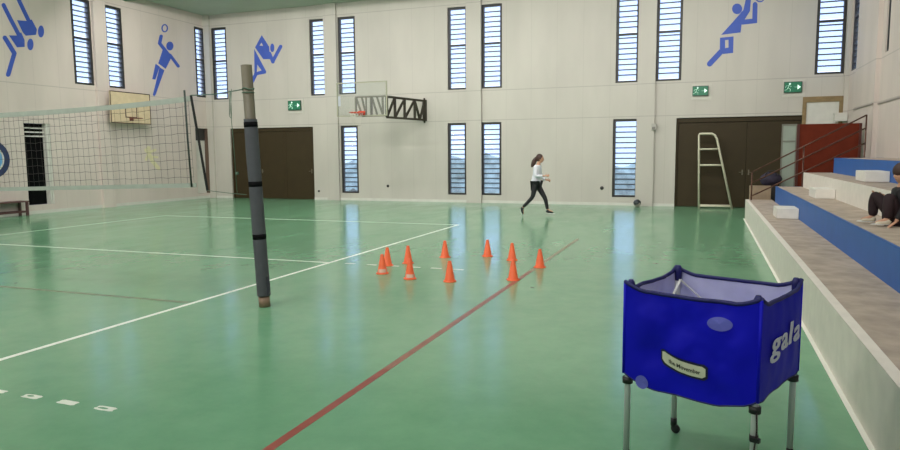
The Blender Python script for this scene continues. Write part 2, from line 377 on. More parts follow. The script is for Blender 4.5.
wall('wall_back', 'Y', D, 1, XL-.25, XR+.25, 0, ZC, [(a, b, ZM, ZT) for a, b in up_back]+[(a, b, LB, LT) for a, b in low_back]+[D1, D2], WB)
wall('wall_left', 'X', XL, -1, YN, D, 0, ZC, [(a, b, 4.0, ZT) for a, b in up_left]+[DL1, DL2], WL)
wall('wall_right', 'X', XR, 1, YN, D, 0, ZC, [(a, b, 3.93, ZT) for a, b in up_right], WL)
wall('wall_front', 'Y', YN, -1, XL-.25, XR+.25, 0, ZC, [], WB)
struct(MB().bb(XL-.25, XR+.25, YN-.25, D+.25, -.2, 0).build('floor', floor_material()))
ceil_m = mat('pale_green_ceiling', (176, 186, 172), .7, var=.06, scale=.8)
struct(MB().bb(XL-.25, XR+.25, YN-.25, D+.25, ZC, ZC+.15).build('ceiling', ceil_m))
green_beam = mat('green_roof_beam', (58, 110, 78), .5)
for k, y in enumerate((12.2, 8.4, 4.2, -1.2, -6.6, -12)):
    mb = MB(); mb.bb(XL, XR, y-.07, y+.07, ZC-.03, ZC); mb.bb(XL, XR, y-.012, y+.012, ZC-.2, ZC-.03); mb.bb(XL, XR, y-.07, y+.07, ZC-.22, ZC-.2)
    struct(mb.build('trim_%d' % (20+k), green_beam))
# pilasters between the window pairs
n = 1
for a, b in ((-13.25, -12.97), (-7.81, -7.29), (-2.26, -1.72), (3.44, 3.98), (9.17, 9.28)):
    struct(MB().bb(a, b, D-.09, D, 0, ZC).build('trim_%d' % n, WB)); n += 1
for a, b in ((10.79, 11.28), (5.2, 5.8), (-.6, 0)):
    struct(MB().bb(XL, XL+.1, a, b, 0, ZC).build('trim_%d' % n, WL)); n += 1
struct(MB().bb(XR-.1, XR, 12.3, 14.6, 0, ZC).build('trim_%d' % n, WL)); n += 1
struct(MB().bb(XR-.025, XR, 8.0, 12.3, 2.79, 2.82).build('trim_%d' % n, mat('grey_trunking', (150, 140, 134), .5))); n += 1
struct(MB().bb(XR-.125, XR-.1, 12.3, 14.6, 2.79, 2.82).build('trim_%d' % n, MATS['grey_trunking'])); n += 1
mb = MB()
for a, b in ((XL, D1[0]), (D1[1], D2[0])): mb.bb(a, b, D-.015, D, 0, .09)
struct(mb.build('baseboard_back', white_paint))
struct(MB().bb(XL, XL+.015, YN, D, 0, .1).build('baseboard_left', white_paint))

# windows: dark frames with glass louvres
win_n = [0]
def window(side, u0, u1, z0, z1):
    win_n[0] += 1
    w, h = u1-u0, z1-z0
    if side == 'B': r = thing('window_%d' % win_n[0], ((u0+u1)/2, D, z0), 0)
    elif side == 'L': r = thing('window_%d' % win_n[0], (XL+.035, (u0+u1)/2, z0), PI/2)
    else: r = thing('window_%d' % win_n[0], (XR, (u0+u1)/2, z0), -PI/2)
    r['kind'] = 'structure'
    f = MB(); t = .075; e = .004
    x = w/2-e
    f.bb(-x, -x+t, .03, .15, e, h-e); f.bb(x-t, x, .03, .15, e, h-e)
    f.bb(-x+t, x-t, .03, .15, e, e+t*.8); f.bb(-x+t, x-t, .03, .15, h-e-t, h-e)
    mid = [h*.54] if h > 2.6 else []
    for z in mid: f.bb(-x+t, x-t, .035, .145, z-.03, z+.03)
    f.build('window_frame', frame_dark, r)
    pitch = .158; N = int((h-.16)/pitch); p0 = .08; pitch = (h-.16)/N
    g = MB(); c = MB()
    for k in range(N):
        z = p0+pitch*(k+.5)
        g.box((0, .10, z), (w-2*t-.012, .006, pitch*.98), Euler((math.radians(-18), 0, 0)).to_matrix())
        if not any(abs(z-pitch/2-m_) < .06 for m_ in mid) and k:
            c.bb(-x+t+.003, x-t-.003, .07, .095, z-pitch/2-.018, z-pitch/2+.018)
    g.build('louvre_panes', pane_m, r); c.build('louvre_rails', rail_grey, r)
for a, b in up_back: window('B', a, b, ZM, ZT)
for a, b in low_back: window('B', a, b, LB, LT)
for a, b in up_left: window('L', a, b, 4.0, ZT)
for a, b in up_right: window('R', a, b, 3.93, ZT)

# doors
def double_door(name, x0, x1, z1, leaves):
    r = thing(name, ((x0+x1)/2, D, 0)); r['kind'] = 'structure'
    w = x1-x0
    f = MB(); f.bb(-w/2+.003, -w/2+.06, .06, .2, 0, z1-.004); f.bb(w/2-.06, w/2-.003, .06, .2, 0, z1-.004); f.bb(-w/2+.06, w/2-.06, .06, .2, z1-.14, z1-.004)
    f.bb(-w/2+.003, w/2-.003, .2, .24, 0, z1-.003)  # unseen backing added to block sky light leaking past the leaves
    f.build('door_frame', door_m, r)
    a = -w/2+.063
    for i, frac in enumerate(leaves):
        b = a+(w-.126)*frac
        lf = MB(); lf.bb(a+.004, b-.004, .1, .16, .008, z1-.145, .004)
        lf.bb(a+.12, b-.12, .094, .1, 1.25, z1-.3); lf.bb(a+.12, b-.12, .094, .1, .2, 1.1)
        lo = lf.build('door_leaf', door_m, r)
        hx = b-.09 if i % 2 == 0 else a+.09
        h = MB(); h.bb(hx-.02, hx+.02, .082, .094, 1.0, 1.16); h.tube([(hx, .085, 1.08), (hx, .045, 1.08), (hx-.1 if i % 2 == 0 else hx+.1, .045, 1.08)], .009)
        h.build('door_handle', mat('dull_door_handle', (120, 112, 96), .4, .6), lo)
        a = b
double_door('door_1', D1[0], D1[1], D1[3], (.34, .33, .33))
double_door('door_2', D2[0], D2[1], D2[3], (.5, .5))
doorway_shade = mat('painted_doorway_shade', (8, 9, 10), .9, spec=.1)
r = thing('door_3', (XL, (DL1[0]+DL1[1])/2, 0), PI/2); r['kind'] = 'structure'
w = DL1[1]-DL1[0]
MB().bb(-w/2+.003, w/2-.003, .19, .22, DL1[2]+.003, DL1[3]-.003).build('door_leaf', doorway_shade, r)  # near-black sheet painted as the shade inside the open doorway
mb = MB(); mb.bb(w/2-.14, w/2-.08, .02, .18, DL1[2]+.003, DL1[3]-.003); mb.bb(w/2-.06, w/2-.003, .02, .18, DL1[2]+.003, DL1[3]-.003)
mb.build('door_frame', white_paint, r)
mb = MB()
for z in (2.32, 2.44, 2.56): mb.bb(-w/2+.003, w/2-.14, .1, .13, z-.02, z+.02)
mb.build('louvre_bars', white_paint, r)
r = thing('door_4', (XL, (DL2[0]+DL2[1])/2, 0), PI/2); r['kind'] = 'structure'
w = DL2[1]-DL2[0]
MB().bb(-w/2+.003, w/2-.06, .12, .17, DL2[2]+.003, 2.3).build('door_leaf', white_paint, r)
MB().bb(-w/2+.003, w/2-.06, .1, .15, 2.3, DL2[3]-.003).build('transom', mat('dark_transom', (46, 44, 42), .5), r)
MB().bb(w/2-.045, w/2-.003, -.02, .15, DL2[2]+.003, DL2[3]-.003).build('door_jamb', mat('brown_jamb', (92, 72, 58), .6), r)

# outside
ext = mat('outdoor_ground', (186, 190, 186), .9, var=.2, scale=1)
struct(MB().bb(-60, 60, D+.6, 70, -.5, -.4).build('ground', ext))
hm = mat('hedge_leaves', (164, 180, 166), .8, var=.55, scale=2.2)
mb = MB()
def hp(i, j):
    x = -16+i*28; a = j*PI
    q = Vector((x, 24-1.0*math.cos(a), -.4+1.7*math.sin(a)))
    return q+Vector(noise.noise_vector(q*.9))*.8
mb.grid(hp, 120, 12)
tag(mb.build('hedge', hm), 'green hedge outside beyond the lower louvred windows', 'hedge', kind='stuff')

# ------------------------------------------------------------------ floor markings
def marking(rects, m, name='floor_marking', z=.0015):
    mb = MB()
    for x0, x1, y0, y1 in rects: mb.bb(x0, x1, y0, y1, 0, z)
    return struct(mb.build(name, m))
marking([(-.06, 0, -9, 9.05)], mat('fresh_line_paint', (240, 242, 232), .4))
marking([(-9, -8.95, -9, 9.05)], white_line)
marking([(-8.95, -.05, 9, 9.05)], white_line)
marking([(-8.95, -.05, 2.97, 3.02)], white_line)
marking([(-8.95, -.05, -3.02, -2.97)], white_line)
marking([(a, a+.17, 2.99, 3.045) for a in (.24, .62, 1.0, 1.36, 1.70, 2.05)], white_line)
def worn(x0, x1, y0, y1, hollow):
    def f(a, b, d): return (a, b, d)
    m = MB()
    rnd = random.Random(x0)
    outer = []
    for t in range(20):
        a = t/20*2*PI; ca, sa = math.cos(a), math.sin(a)
        k = 1/max(abs(ca), abs(sa))
        outer.append(((x0+x1)/2+(x1-x0)/2*min(1, k*.92)*ca*k/k*min(k, 1.25)*rnd.uniform(.9, 1), (y0+y1)/2+(y1-y0)/2*sa*min(k, 1.25)*rnd.uniform(.85, 1)))
    loops = [outer]
    if hollow:
        cx, cy = (x0+x1)/2+hollow[0], (y0+y1)/2+hollow[1]
        loops.append([(cx+hollow[2]*math.cos(t/10*2*PI)*rnd.uniform(.8, 1), cy+.016*math.sin(t/10*2*PI)*rnd.uniform(.8, 1)) for t in range(10)])
    m.loops(loops, f, .0004, .0011)
    return struct(m.build('floor_marking', white_line))
worn(.62, .79, -3.04, -2.98, None)
worn(.965, 1.135, -3.045, -2.975, (-.02, .008, .035))
worn(1.31, 1.49, -3.045, -2.975, None)
worn(1.655, 1.835, -3.045, -2.975, (-.02, 0, .05))
marking([(3.155, 3.22, -9.5, -1.6)], red_line)
marking([(3.155, 3.22, -1.6, 3.2)], mat('rubbed_red_line', (150, 100, 86), .38, var=.18, scale=6))
marking([(3.155, 3.22, 3.2, 7.2)], mat('half_worn_red_line', (136, 128, 104), .35, var=.15, scale=5))
marking([(-8.9, -.1, -.15, -.08)], red_worn)
marking([(6.465, 6.5, -10, 12.6)], mat('bright_edge_paint', (226, 224, 214), .5))

# ------------------------------------------------------------------ wall murals
def Bp(a, b, d): return (a, D-d, b)
def Lp(a, b, d): return (XL+d, a, b)
def mural(name, shapes, plane, m, label):
    mb = MB()
    for k, loops in enumerate(shapes): mb.loops(loops, plane, .0005, .004+.0012*k)
    tag(mb.build(name, m), label, 'wall mural', 'sports murals on the walls')
mural('swimmer_mural', SWIM, Lp, picto_m, 'blue mural of diving swimmers with raised arms')
mural('volleyball_mural', VOLLEY, Lp, picto_m, 'blue mural of a player reaching up to a ring shaped ball above the wooden backboard')
mural('runner_mural', RUNNER, Bp, picto_m, 'blue mural of a bent runner above the brown triple door')
mural('ball_player_mural', SPIKE, Bp, picto_m, 'blue mural of a player jumping with a ball above the green exit signs')
mural('faded_mural', YELLOW, Lp, yellow_m, 'faded yellow mural of a figure low on the left wall behind the net')
lg = thing('round_emblem', (XL, 7.12, 1.65), PI/2, 'round emblem with a navy ring and light blue centre on the left wall', 'emblem')
def disc(y, r0, r1):
    m = MB(); N = 40
    o = [(r1*math.cos(2*PI*k/N), r1*math.sin(2*PI*k/N)) for k in range(N)]
    lp = [o]
    if r0: lp.append([(r0*math.cos(2*PI*k/N), r0*math.sin(2*PI*k/N)) for k in range(N)])
    return m.loops(lp, lambda a, b, d: (a, -d, b), y, .006)
disc(.001, .37, .545).build('outer_ring', mat('navy_emblem', (40, 54, 92), .5), lg)
disc(.001, 0, .365).build('centre_disc', mat('sky_blue_emblem', (104, 160, 206), .5), lg)
disc(.008, .33, .375).build('white_rim', white_paint, lg)

# ------------------------------------------------------------------ bleachers
bl = thing('bleachers', (6.5, 0, 0), 0, 'stepped concrete bleachers with white and blue painted risers along the right wall', 'bleachers')
steps = [(0, .62, .5, 12.45, bleach_white), (.62, 1.18, .87, 11.75, blue_paint), (1.18, 1.78, 1.21, 11.5, bleach_white), (1.78, 2.775, 1.55, 11.4, blue_paint)]
for x0, x1, h, yend, m in steps:
    s = MB().bb(x0+.012, x1+.0, -10, yend, 0, h-.002).build('step', concrete, bl)
    rs = MB()
    nseg = 90
    rs.bb(x0, x0+.012, -10, yend, 0, h)
    rs.bb(x0, x0+(.075 if h < .6 else .03), -10, yend, h-.002, h+.003)
    rs.bb(x0+.012, x1-.01, yend, yend+.006, 0, h)
    rs.build('painted_riser', m, s)
def half_step(x0, x1, y0, y1, z0, h, label):
    mb = MB().bb(x0, x1, y0, y1, z0, z0+h, .012)
    bm = mb.bm
    tag(mb.build('half_step', mat('white_step_paint', (222, 217, 209), .6, var=.04, scale=8)), label, 'step block', 'white half steps on the bleachers')
half_step(6.76, 7.115, 7.15, 7.85, .504, .185, 'white step block on the lowest grey tread against the blue riser')
half_step(7.36, 7.675, 7.15, 7.95, .874, .17, 'white step block on the tread above the blue riser, against the white riser')
half_step(7.93, 8.275, 6.2, 6.95, 1.214, .17, 'white step block on the upper tread against the topmost blue riser, near the child')

# handrail at the end of the bleachers
hr = thing('handrail', (6.62, 12.2, .0), 0, 'rusty brown three bar handrail climbing beside the far end of the bleachers', 'handrail')
rust = mat('rusty_rail', (92, 62, 50), .4, .5, var=.25, scale=14)
Yr = 0
for (xa, za), (xb, zb) in (((0, 1.2), (2.41, 2.54)), ((0, .93), (2.41, 2.24)), ((0, .6), (2.42, 1.89))):
    MB().tube([(xa, 0, za), (xb, 0, zb)], .017).build('rail', rust, hr)
for x, z0, z1 in ((0, .502, 1.2), (1.13, 0, 1.83), (2.42, 0, 2.55)):
    MB().tube([(x, .035, z0), (x, .035, z1)], .018).build('post', rust, hr)

# things stored behind the end of the bleachers
pb = thing('table_tennis_board', (8.4, 13.1, 0), 0, 'large red brown wooden board standing upright behind the handrail', 'board')
rb = mat('red_brown_board', (98, 38, 22), .8, var=.12, scale=5, spec=.15)
MB().bb(-.72, .715, 0, .04, .02, 2.39, .006).build('panel', rb, pb)
for xa, xb in ((-.72, -.66), (.66, .715)): MB().bb(xa, xb, -.025, 0, .02, 2.39).build('edge_batten', mat('dark_red_batten', (74, 28, 18), .5), pb)
for xa in (-.7, .6): MB().bb(xa, xa+.1, -.1, .14, 0, .02).build('foot', frame_dark, pb)
gp = thing('grey_panel', (7.52, 13.2, 0), 0, 'narrow pale grey green panel standing left of the red brown board', 'panel')
MB().bb(-.17, .15, 0, .03, .015, 2.38).build('pane', mat('pale_panel', (142, 152, 140), .35, var=.12, scale=2), gp)
mb = MB(); mb.bb(-.18, -.15, -.015, .04, 0, 2.4); mb.bb(.14, .17, -.015, .04, 0, 2.4); mb.bb(-.15, .14, -.015, .04, 2.36, 2.4); mb.bb(-.15, .14, -.015, .04, 1.95, 1.98); mb.bb(-.15, .14, -.015, .04, 0, .04)
mb.build('frame', mat('grey_panel_frame', (112, 112, 102), .5), gp)
fr = thing('notice_frame', (8.67, D, 2.3), 0, 'empty tan wooden frame on the back wall above the red brown board', 'frame')
tan = mat('tan_wood', (134, 112, 76), .6, var=.15, scale=8)
mb = MB(); mb.bb(-.54, -.44, -.05, -.001, 0, .98); mb.bb(.40, .5, -.05, -.001, 0, .98); mb.bb(-.44, .40, -.05, -.001, .82, .98); mb.bb(-.44, .40, -.05, -.001, 0, .1)
mb.build('wooden_frame', tan, fr)
MB().bb(-.44, .40, -.02, -.001, .1, .82).build('backing', white_paint, fr)
bx = MB().bb(8.93, 9.26, 15.9, D-.1, 2.55, 2.79, .01)
tag(bx.build('junction_box', white_paint), 'small white box on the back wall at the lower right of the tan frame', 'wall box')
cb = MB().bb(6.6, 7.1, 12.62, 12.8, 0, .84, .015)
tag(cb.build('low_kerb_block', mat('tan_concrete', (150, 130, 108), .8, var=.15, scale=6)), 'low tan concrete block at the far end of the lowest bleacher step', 'block')
bag = MB()
def bagf(u, v):
    a = u*2*PI; b = (v-.5)*PI
    q = Vector((.26*math.cos(b)*math.cos(a), .13*math.cos(b)*math.sin(a), .19+.19*math.sin(b)))
    return q+Vector(noise.noise_vector(q*7))*.025
bag.grid(bagf, 24, 14)
bmesh.ops.remove_doubles(bag.bm, verts=bag.bm.verts, dist=1e-4)
bag_m = mat('dark_violet_cloth', (40, 34, 52), .8, var=.3, scale=9)
bg = thing('sports_bag', (7.12, 13.02, .0), 0, 'dark violet bag heaped behind the low rails beside the pale panel', 'bag')
MB().bb(-.3, .2, -.12, .12, 0, .82).build('crate', frame_dark, bg)
o = bag.build('bag_body', bag_m, bg); o.location.z = .8
MB().tube([(-.15, -.1, 1.1), (-.08, -.13, 1.22), (.06, -.13, 1.22), (.14, -.1, 1.1)], .012).build('strap', black_plastic, bg)

# ------------------------------------------------------------------ wall fittings
sock_m = mat('black_socket', (50, 48, 46), .5)
for x, z, r_, lab in ((-5.32, .55, .05, 'small round black wall socket right of the louvred window under the glass backboard'),
                      (2.38, .56, .06, 'small round black wall socket left of the louvred window by the ball'),
                      (-8.22, .33, .04, 'small round wall socket just right of the brown triple door')):
    s = thing('wall_socket', (x, D, z), 0, lab, 'wall socket')
    MB().lathe([(0, -.03), (r_*.8, -.03), (r_, -.02), (r_, -.001)], axis='Y', seg=20).build('socket_cover', sock_m, s)
    MB().lathe([(0, -.034), (r_*.35, -.034), (r_*.35, -.03)], axis='Y', seg=12).build('socket_hole', black_plastic, s)
wb = thing('wall_box', (3.97, D-.09, 2.5), 0, 'small pale grey box on the pilaster left of the wide brown door', 'wall box')
MB().bb(-.07, .07, -.09, -.001, -.1, .1, .01).build('housing', mat('grey_plastic', (170, 166, 158), .5), wb)
MB().bb(-.05, .05, -.094, -.09, -.08, .0).build('grille', mat('dark_grille', (120, 116, 110), .5), wb)

green_sign = mat('exit_sign_green', (26, 104, 74), .4, emit=.25)
sign_white = mat('exit_sign_white', (215, 245, 228), .4, emit=.75)
def exit_sign(x, z, w, h, label):
    r = thing('exit_sign', (x, D, z), 0, label, 'exit sign', 'green exit signs on the back wall')
    MB().bb(-w/2-.03, w/2+.09, -.02, -.001, -h/2-.12, h/2+.07).build('back_plate', mat('pale_sign_plate', (196, 192, 182), .5), r)
    b = MB().bb(-w/2, w/2, -.085, -.02, -h/2, h/2, .006).build('sign_body', mat('dark_green_casing', (44, 74, 58), .4), r)
    MB().bb(-w/2+.02, w/2-.02, -.089, -.085, -h/2+.02, h/2-.02).build('green_face', green_sign, b)
    s = h/.31
    m = MB(); Y = -.092
    def seg(a, c, t): m.bar((a[0]*s-.1*w/.45, Y, a[1]*s), (c[0]*s-.1*w/.45, Y, c[1]*s), t*s, .004)
    seg((.0, .05), (-.03, -.02), .045); seg((-.03, -.02), (.04, -.06), .03); seg((.04, -.06), (.03, -.115), .026)
    seg((-.03, -.02), (-.06, -.07), .03); seg((-.06, -.07), (-.12, -.08), .026); seg((.0, .05), (.06, .01), .022); seg((-.0, .05), (-.07, .04), .022); seg((-.07, .04), (-.09, -.01), .02)
    m.lathe([(0, Y-.002), (.026*s, Y-.002), (.026*s, Y+.002)], (.02*s-.1*w/.45, 0, .095*s), 14, axis='Y')
    m.build('running_figure', sign_white, b)
    a = MB(); x0 = .03*w/.45
    a.bar((x0, Y, 0), (x0+.09*w/.45, Y, 0), .035*s, .004)
    a.loops([[(x0+.08*w/.45, .07*s), (x0+.08*w/.45, -.07*s), (x0+.16*w/.45, 0)]], lambda p_, q_, d: (p_, Y-d, q_), -.002, .004)
    a.build('arrow', sign_white, b)
exit_sign(-9.15, 3.57, .56, .36, 'green exit sign above the brown triple door on the left')
exit_sign(5.31, 3.56, .46, .3, 'green exit sign over the middle of the wide brown door, under the ball player mural')
exit_sign(7.85, 3.57, .48, .32, 'green exit sign nearest the tan wooden frame')

# ------------------------------------------------------------------ volleyball post and net
vp = thing('volleyball_post', (.885, 0, 0), 0, 'leaning grey volleyball post wrapped in a slate padding sleeve', 'volleyball post')
def ax(z): return (-.13*z/2.7, 0, z)
pole_m = mat('khaki_grey_pole', (92, 87, 70), .55, var=.1, scale=8)
pad_m = mat('slate_padding', (76, 77, 83), .7, var=.1, scale=7, bump=.15, bscale=18)
MB().tube([ax(0), ax(2.7)], .06, 28).build('pole', pole_m, vp)
MB().tube([ax(.0), ax(.115)], .063, 28).build('pole_foot', mat('tan_pole_foot', (138, 112, 92), .6, var=.15, scale=12), vp)
mb = MB()
def padf(u, v):
    z = .13+v*1.98; a = u*2*PI; c = Vector(ax(z))
    r_ = .074+.003*noise.noise(Vector((math.cos(a)*2, math.sin(a)*2, z*3)))-.004*sum(math.exp(-((z-zz)/.03)**2) for zz in (2.05, 1.39, .8))
    return c+Vector((math.cos(a)*r_, math.sin(a)*r_, 0))
mb.grid(padf, 36, 60); bmesh.ops.remove_doubles(mb.bm, verts=mb.bm.verts, dist=1e-5)
pad = mb.build('padding_sleeve', pad_m, vp)
for z in (.13, 2.11):
    pass
MB().grid(lambda u, v: Vector(ax(2.108))+Vector((math.cos(u*2*PI)*(.06+.014*v), math.sin(u*2*PI)*(.06+.014*v), 0)), 28, 1).build('sleeve_top', pad_m, pad)
mb = MB(); mb.grid(lambda u, v: Vector(ax(.13+.22*v))+Vector((.07+.05*u*math.sin(v*2.5), -.04+.01*v, .0)), 3, 8); mb.build('loose_flap', mat('dark_velcro', (46, 48, 56), .9), pad)
for z in (2.05, 1.39, .8):
    MB().tube([Vector(ax(z-.028)), Vector(ax(z+.028))], .0755, 32).build('black_strap', mat('black_velcro', (16, 16, 18), .9, spec=.1), vp)

net = thing('volleyball_net', (0, 0, 0), 0, 'white banded volleyball net with dark mesh stretched left from the padded post', 'net')
def ztop(x): return 2.255+.125*math.exp((x+.05)/1.6)+.1*max(0, (-x-4)/5)**2
def zbot(x): return 1.365+.026*max(x, -4)
def bow(x): return .02*math.sin(x*1.3)
xs = [-.06-.092*k for k in range(98)]
cord = mat('dark_net_cord', (66, 58, 56), .8)
mb = MB()
for k, x in enumerate(xs):
    sk_ = .02*math.sin(k*.7)
    mb.tube([(x+.03*t+sk_*t*(1-t), bow(x), ztop(x)*(1-t)+zbot(x)*t) for t in (0, .25, .5, .75, 1)], .0019, 4)
for r_ in range(1, 10):
    t = r_/10
    mb.tube([(x+.03*t, bow(x), ztop(x)*(1-t)+zbot(x)*t+.006*math.sin(k*2.1+r_)) for k, x in enumerate(xs)], .0019, 4)
mb.build('net_mesh', cord, net)
band = mat('net_band_fabric', (162, 168, 158), .8, var=.08, scale=9)
mb = MB()
for dz in (0,):
    mb.grid(lambda u, v: Vector((-.03-u*8.97, bow(-.03-u*8.97)-.006, ztop(-.03-u*8.97)-.06*v+.012)), 60, 2)
    mb.grid(lambda u, v: Vector((-.03-u*8.97, bow(-.03-u*8.97)+.006, ztop(-.03-u*8.97)-.06*v+.012)), 60, 2)
mb.build('top_band', band, net)
mb = MB()
mb.grid(lambda u, v: Vector((.0-u*9, bow(-u*9)-.005, zbot(-u*9)+.03-.05*v)), 60, 2)
mb.grid(lambda u, v: Vector((.0-u*9, bow(-u*9)+.005, zbot(-u*9)+.03-.05*v)), 60, 2)
mb.build('bottom_band', band, net)
black_cord = mat('black_webbing', (28, 30, 30), .7)
MB().bar((-.02, 0, 2.4), (.155, 0, 1.31), .03, .012).build('side_strap', black_cord, net)
MB().tube([(-.1, -.012, 2.46), (-.085, -.012, 1.9), (-.06, -.012, 1.35)], .011, 8).build('antenna', mat('dark_antenna', (48, 58, 52), .6), net)
rope = mat('green_grey_rope', (84, 108, 92), .8)
ptop = Vector(ax(2.43))+Vector((.885, 0, 0))
mb = MB(); mb.tube([(-.02, 0, 2.4), (.3, 0, 2.40), (ptop.x-.062, 0, 2.44)], .006, 6)
mb.tube([(ptop.x+.064*math.cos(t/8*PI), 0.064*math.sin(t/8*PI), 2.44+.01*math.sin(t*1.2)) for t in range(17)], .007, 6)
mb.tube([(ptop.x+.064*math.cos(t/8*PI), .064*math.sin(t/8*PI), 2.40) for t in range(16)], .006, 6, closed=True)
mb.build('top_tie_rope', rope, net)
mb = MB(); mb.tube([(.155, 0, 1.31), (.45, 0, 1.285), (.69, 0, 1.27)], .004, 6); mb.build('bottom_tie_rope', rope, net)
mb = MB(); mb.tube([(.615, -.09, 2.44), (.6, -.1, 2.2), (.62, -.1, 1.9), (.66, -.12, 1.3)], .004, 6)
mb.tube([(.54, -.03, 2.43), (.535, -.04, 2.15)], .004, 6)
mb.tube([(.535, -.04, 2.15), (.56, -.04, 2.12), (.58, -.06, 2.2), (.6, -.09, 2.42)], .004, 6)
mb.bb(.655, .685, -.135, -.11, 1.5, 1.53)
mb.build('loose_cord', rope, net)

# ------------------------------------------------------------------ cones
orange = mat('cone_orange', (250, 108, 62), .45, var=.05, scale=12)
cone_label = mat('cone_white_print', (232, 190, 172), .5)
def make_cone():
    r = thing('training_cone')
    MB().lathe([(.011, .28), (.02, .28), (.023, .272), (.069, .022), (.072, .016), (.067, .016), (.018, .27), (.011, .28)], seg=24).build('cone_body', orange, r)
    b = MB(); b.lathe([(.092, 0), (.094, .006), (.09, .016), (.067, .018), (.065, .0), (.092, 0)], seg=8); b.build('base', orange, r)
    return r
cone_pos = [(1.21, 2.36), (.97, 3.03), (1.19, 3.32), (1.76, 2.1), (1.52, 4.08), (2.35, 2.09), (2.16, 4.40), (2.66, 4.12), (3.13, 2.46), (3.24, 3.58)]
cone_lab = ['orange cone with white print, leftmost in the front row of the ring',
            'orange cone standing just behind the leftmost printed cone',
            'orange cone on the dashed white line behind the second printed cone',
            'orange cone with white print second from left in the front of the ring',
            'orange cone farthest back on the left, just right of the white sideline',
            'orange cone largest in the front of the ring, right of the last white dash',
            'orange cone farthest back in the middle of the ring',
            'orange cone standing behind the one on the red line',
            'orange cone touching the red line at the front right',
            'orange cone farthest right, just beyond the red line']
cone0 = make_cone(); printed = []
for i, ((x, y), lab) in enumerate(zip(cone_pos, cone_lab)):
    o = cone0 if i == 0 else dup(cone0)
    o.location = (x, y, 0); o.rotation_euler = (0, 0, .3*i); o['label'] = lab; o['category'] = 'training cone'; o['group'] = 'orange cones set out in a ring'
    if i in (0, 3): printed.append(o)
for o in printed:
    aim = math.atan2(-6.4-o.location.y, 5.54-o.location.x)-o.rotation_euler[2]
    m = MB(); m.grid(lambda u, v: Vector(((.0705-.0098*v)*math.cos(aim+(u-.5)*1.9), (.0705-.0098*v)*math.sin(aim+(u-.5)*1.9), .024+.048*v)), 10, 2)
    m.build('white_print', cone_label, o)

# ------------------------------------------------------------------ ball by the wall
bl_m = bpy.data.materials.new('ball_panels'); bl_m.use_nodes = True
nt = bl_m.node_tree; b_ = nt.nodes['Principled BSDF']
v_ = nt.nodes.new('ShaderNodeTexVoronoi'); v_.inputs['Scale'].default_value = 9
tc_ = nt.nodes.new('ShaderNodeTexCoord'); nt.links.new(tc_.outputs['Object'], v_.inputs['Vector'])
rp_ = nt.nodes.new('ShaderNodeValToRGB'); rp_.color_ramp.interpolation = 'CONSTANT'
rp_.color_ramp.elements[0].color = lin((40, 44, 48)); rp_.color_ramp.elements[1].position = .6; rp_.color_ramp.elements[1].color = lin((150, 140, 132))
sp_ = nt.nodes.new('ShaderNodeSeparateColor'); nt.links.new(v_.outputs['Color'], sp_.inputs[0]); nt.links.new(sp_.outputs[0], rp_.inputs[0])
nt.links.new(rp_.outputs[0], b_.inputs['Base Color']); b_.inputs['Roughness'].default_value = .45
o = MB().sphere((0, 0, 0), .118, 28, 18).build('ball', bl_m); o.location = (3.54, 15.75, .118)
tag(o, 'dark panelled ball on the floor against the back wall', 'ball')

# ------------------------------------------------------------------ referee stand
rs = thing('referee_stand', (5.8, 15.55, 0), 0, 'cream tubular referee stand with sloping side in front of the wide brown door', 'referee stand')
cream = mat('cream_tube', (206, 200, 178), .45)
for y in (0, .42):
    MB().tube([(-.43, y, .0), (-.49, y, 2.2), (-.47, y, 2.25), (-.13, y, 2.25), (-.04, y, 2.2), (.02, y, 2.08), (.5, y, 0)], .03, 10).build('side_frame', cream, rs)
    for xa, xb, z in ((-.475, .09, 1.79), (-.46, .2, 1.31), (-.435, .48, .08)): MB().tube([(xa, y, z), (xb, y, z)], .024).build('side_rung', cream, rs)
for x, z in ((-.435, .08), (-.47, 1.31), (-.48, 1.79), (.2, 1.31), (.48, .08), (-.3, 2.25)):
    MB().tube([(x, 0, z), (x, .42, z)], .022).build('cross_bar', cream, rs)

# ------------------------------------------------------------------ swing arm basketball hoop
bh = thing('basketball_hoop', (-5.08, D, 0), 0, 'glass basketball backboard on a dark truss arm swung out from the back wall', 'basketball hoop')
dark_steel = mat('dark_brown_truss', (62, 56, 46), .55, .3)
grey_steel = mat('dull_grey_truss', (122, 116, 104), .55, .3)
yb = 13.8-D
A1 = Vector((1.25, -.02, 0)); A2 = Vector((.86, yb+.1, 0))
def at(t, z): p_ = A1.lerp(A2, t); return (p_.x, p_.y, z)
z0_, z1_ = 2.9, 3.56
mb = MB()
mb.bar(at(0, z0_), at(1, z0_), .07); mb.bar(at(0, z1_), at(1, z1_), .07)
for t in (0, .28, .55, .8, 1): mb.bar(at(t, z0_), at(t, z1_), .07)
for a, b, c, d in ((0, z1_, .14, z0_), (.14, z0_, .28, z1_), (.28, z1_, .55, z0_), (.55, z1_, .8, z0_), (.8, z1_, 1, z0_)):
    mb.bar(at(a, c if False else b), at(c, d), .06)
mb.build('swing_arm_truss', dark_steel, bh)
mb = MB(); mb.bb(1.17, 1.33, -.03, -.001, 2.86, 3.6); mb.tube([(1.25, -.05, 2.8), (1.25, -.05, 3.66)], .03)
mb.build('wall_hinge_plate', dark_steel, bh)
mb = MB(); yy = yb+.12
for x in (-.28, .28, .3, .86): mb.bar((x, yy, 2.96), (x, yy, 3.58), .05)
for z in (2.96, 3.58): mb.bar((-.28, yy, z), (.86, yy, z), .05)
for a, b in ((-.26, -.05), (-.05, .1), (.32, .5), (.5, .7)): mb.bar((a, yy, 3.56), (b, yy, 2.98), .05)
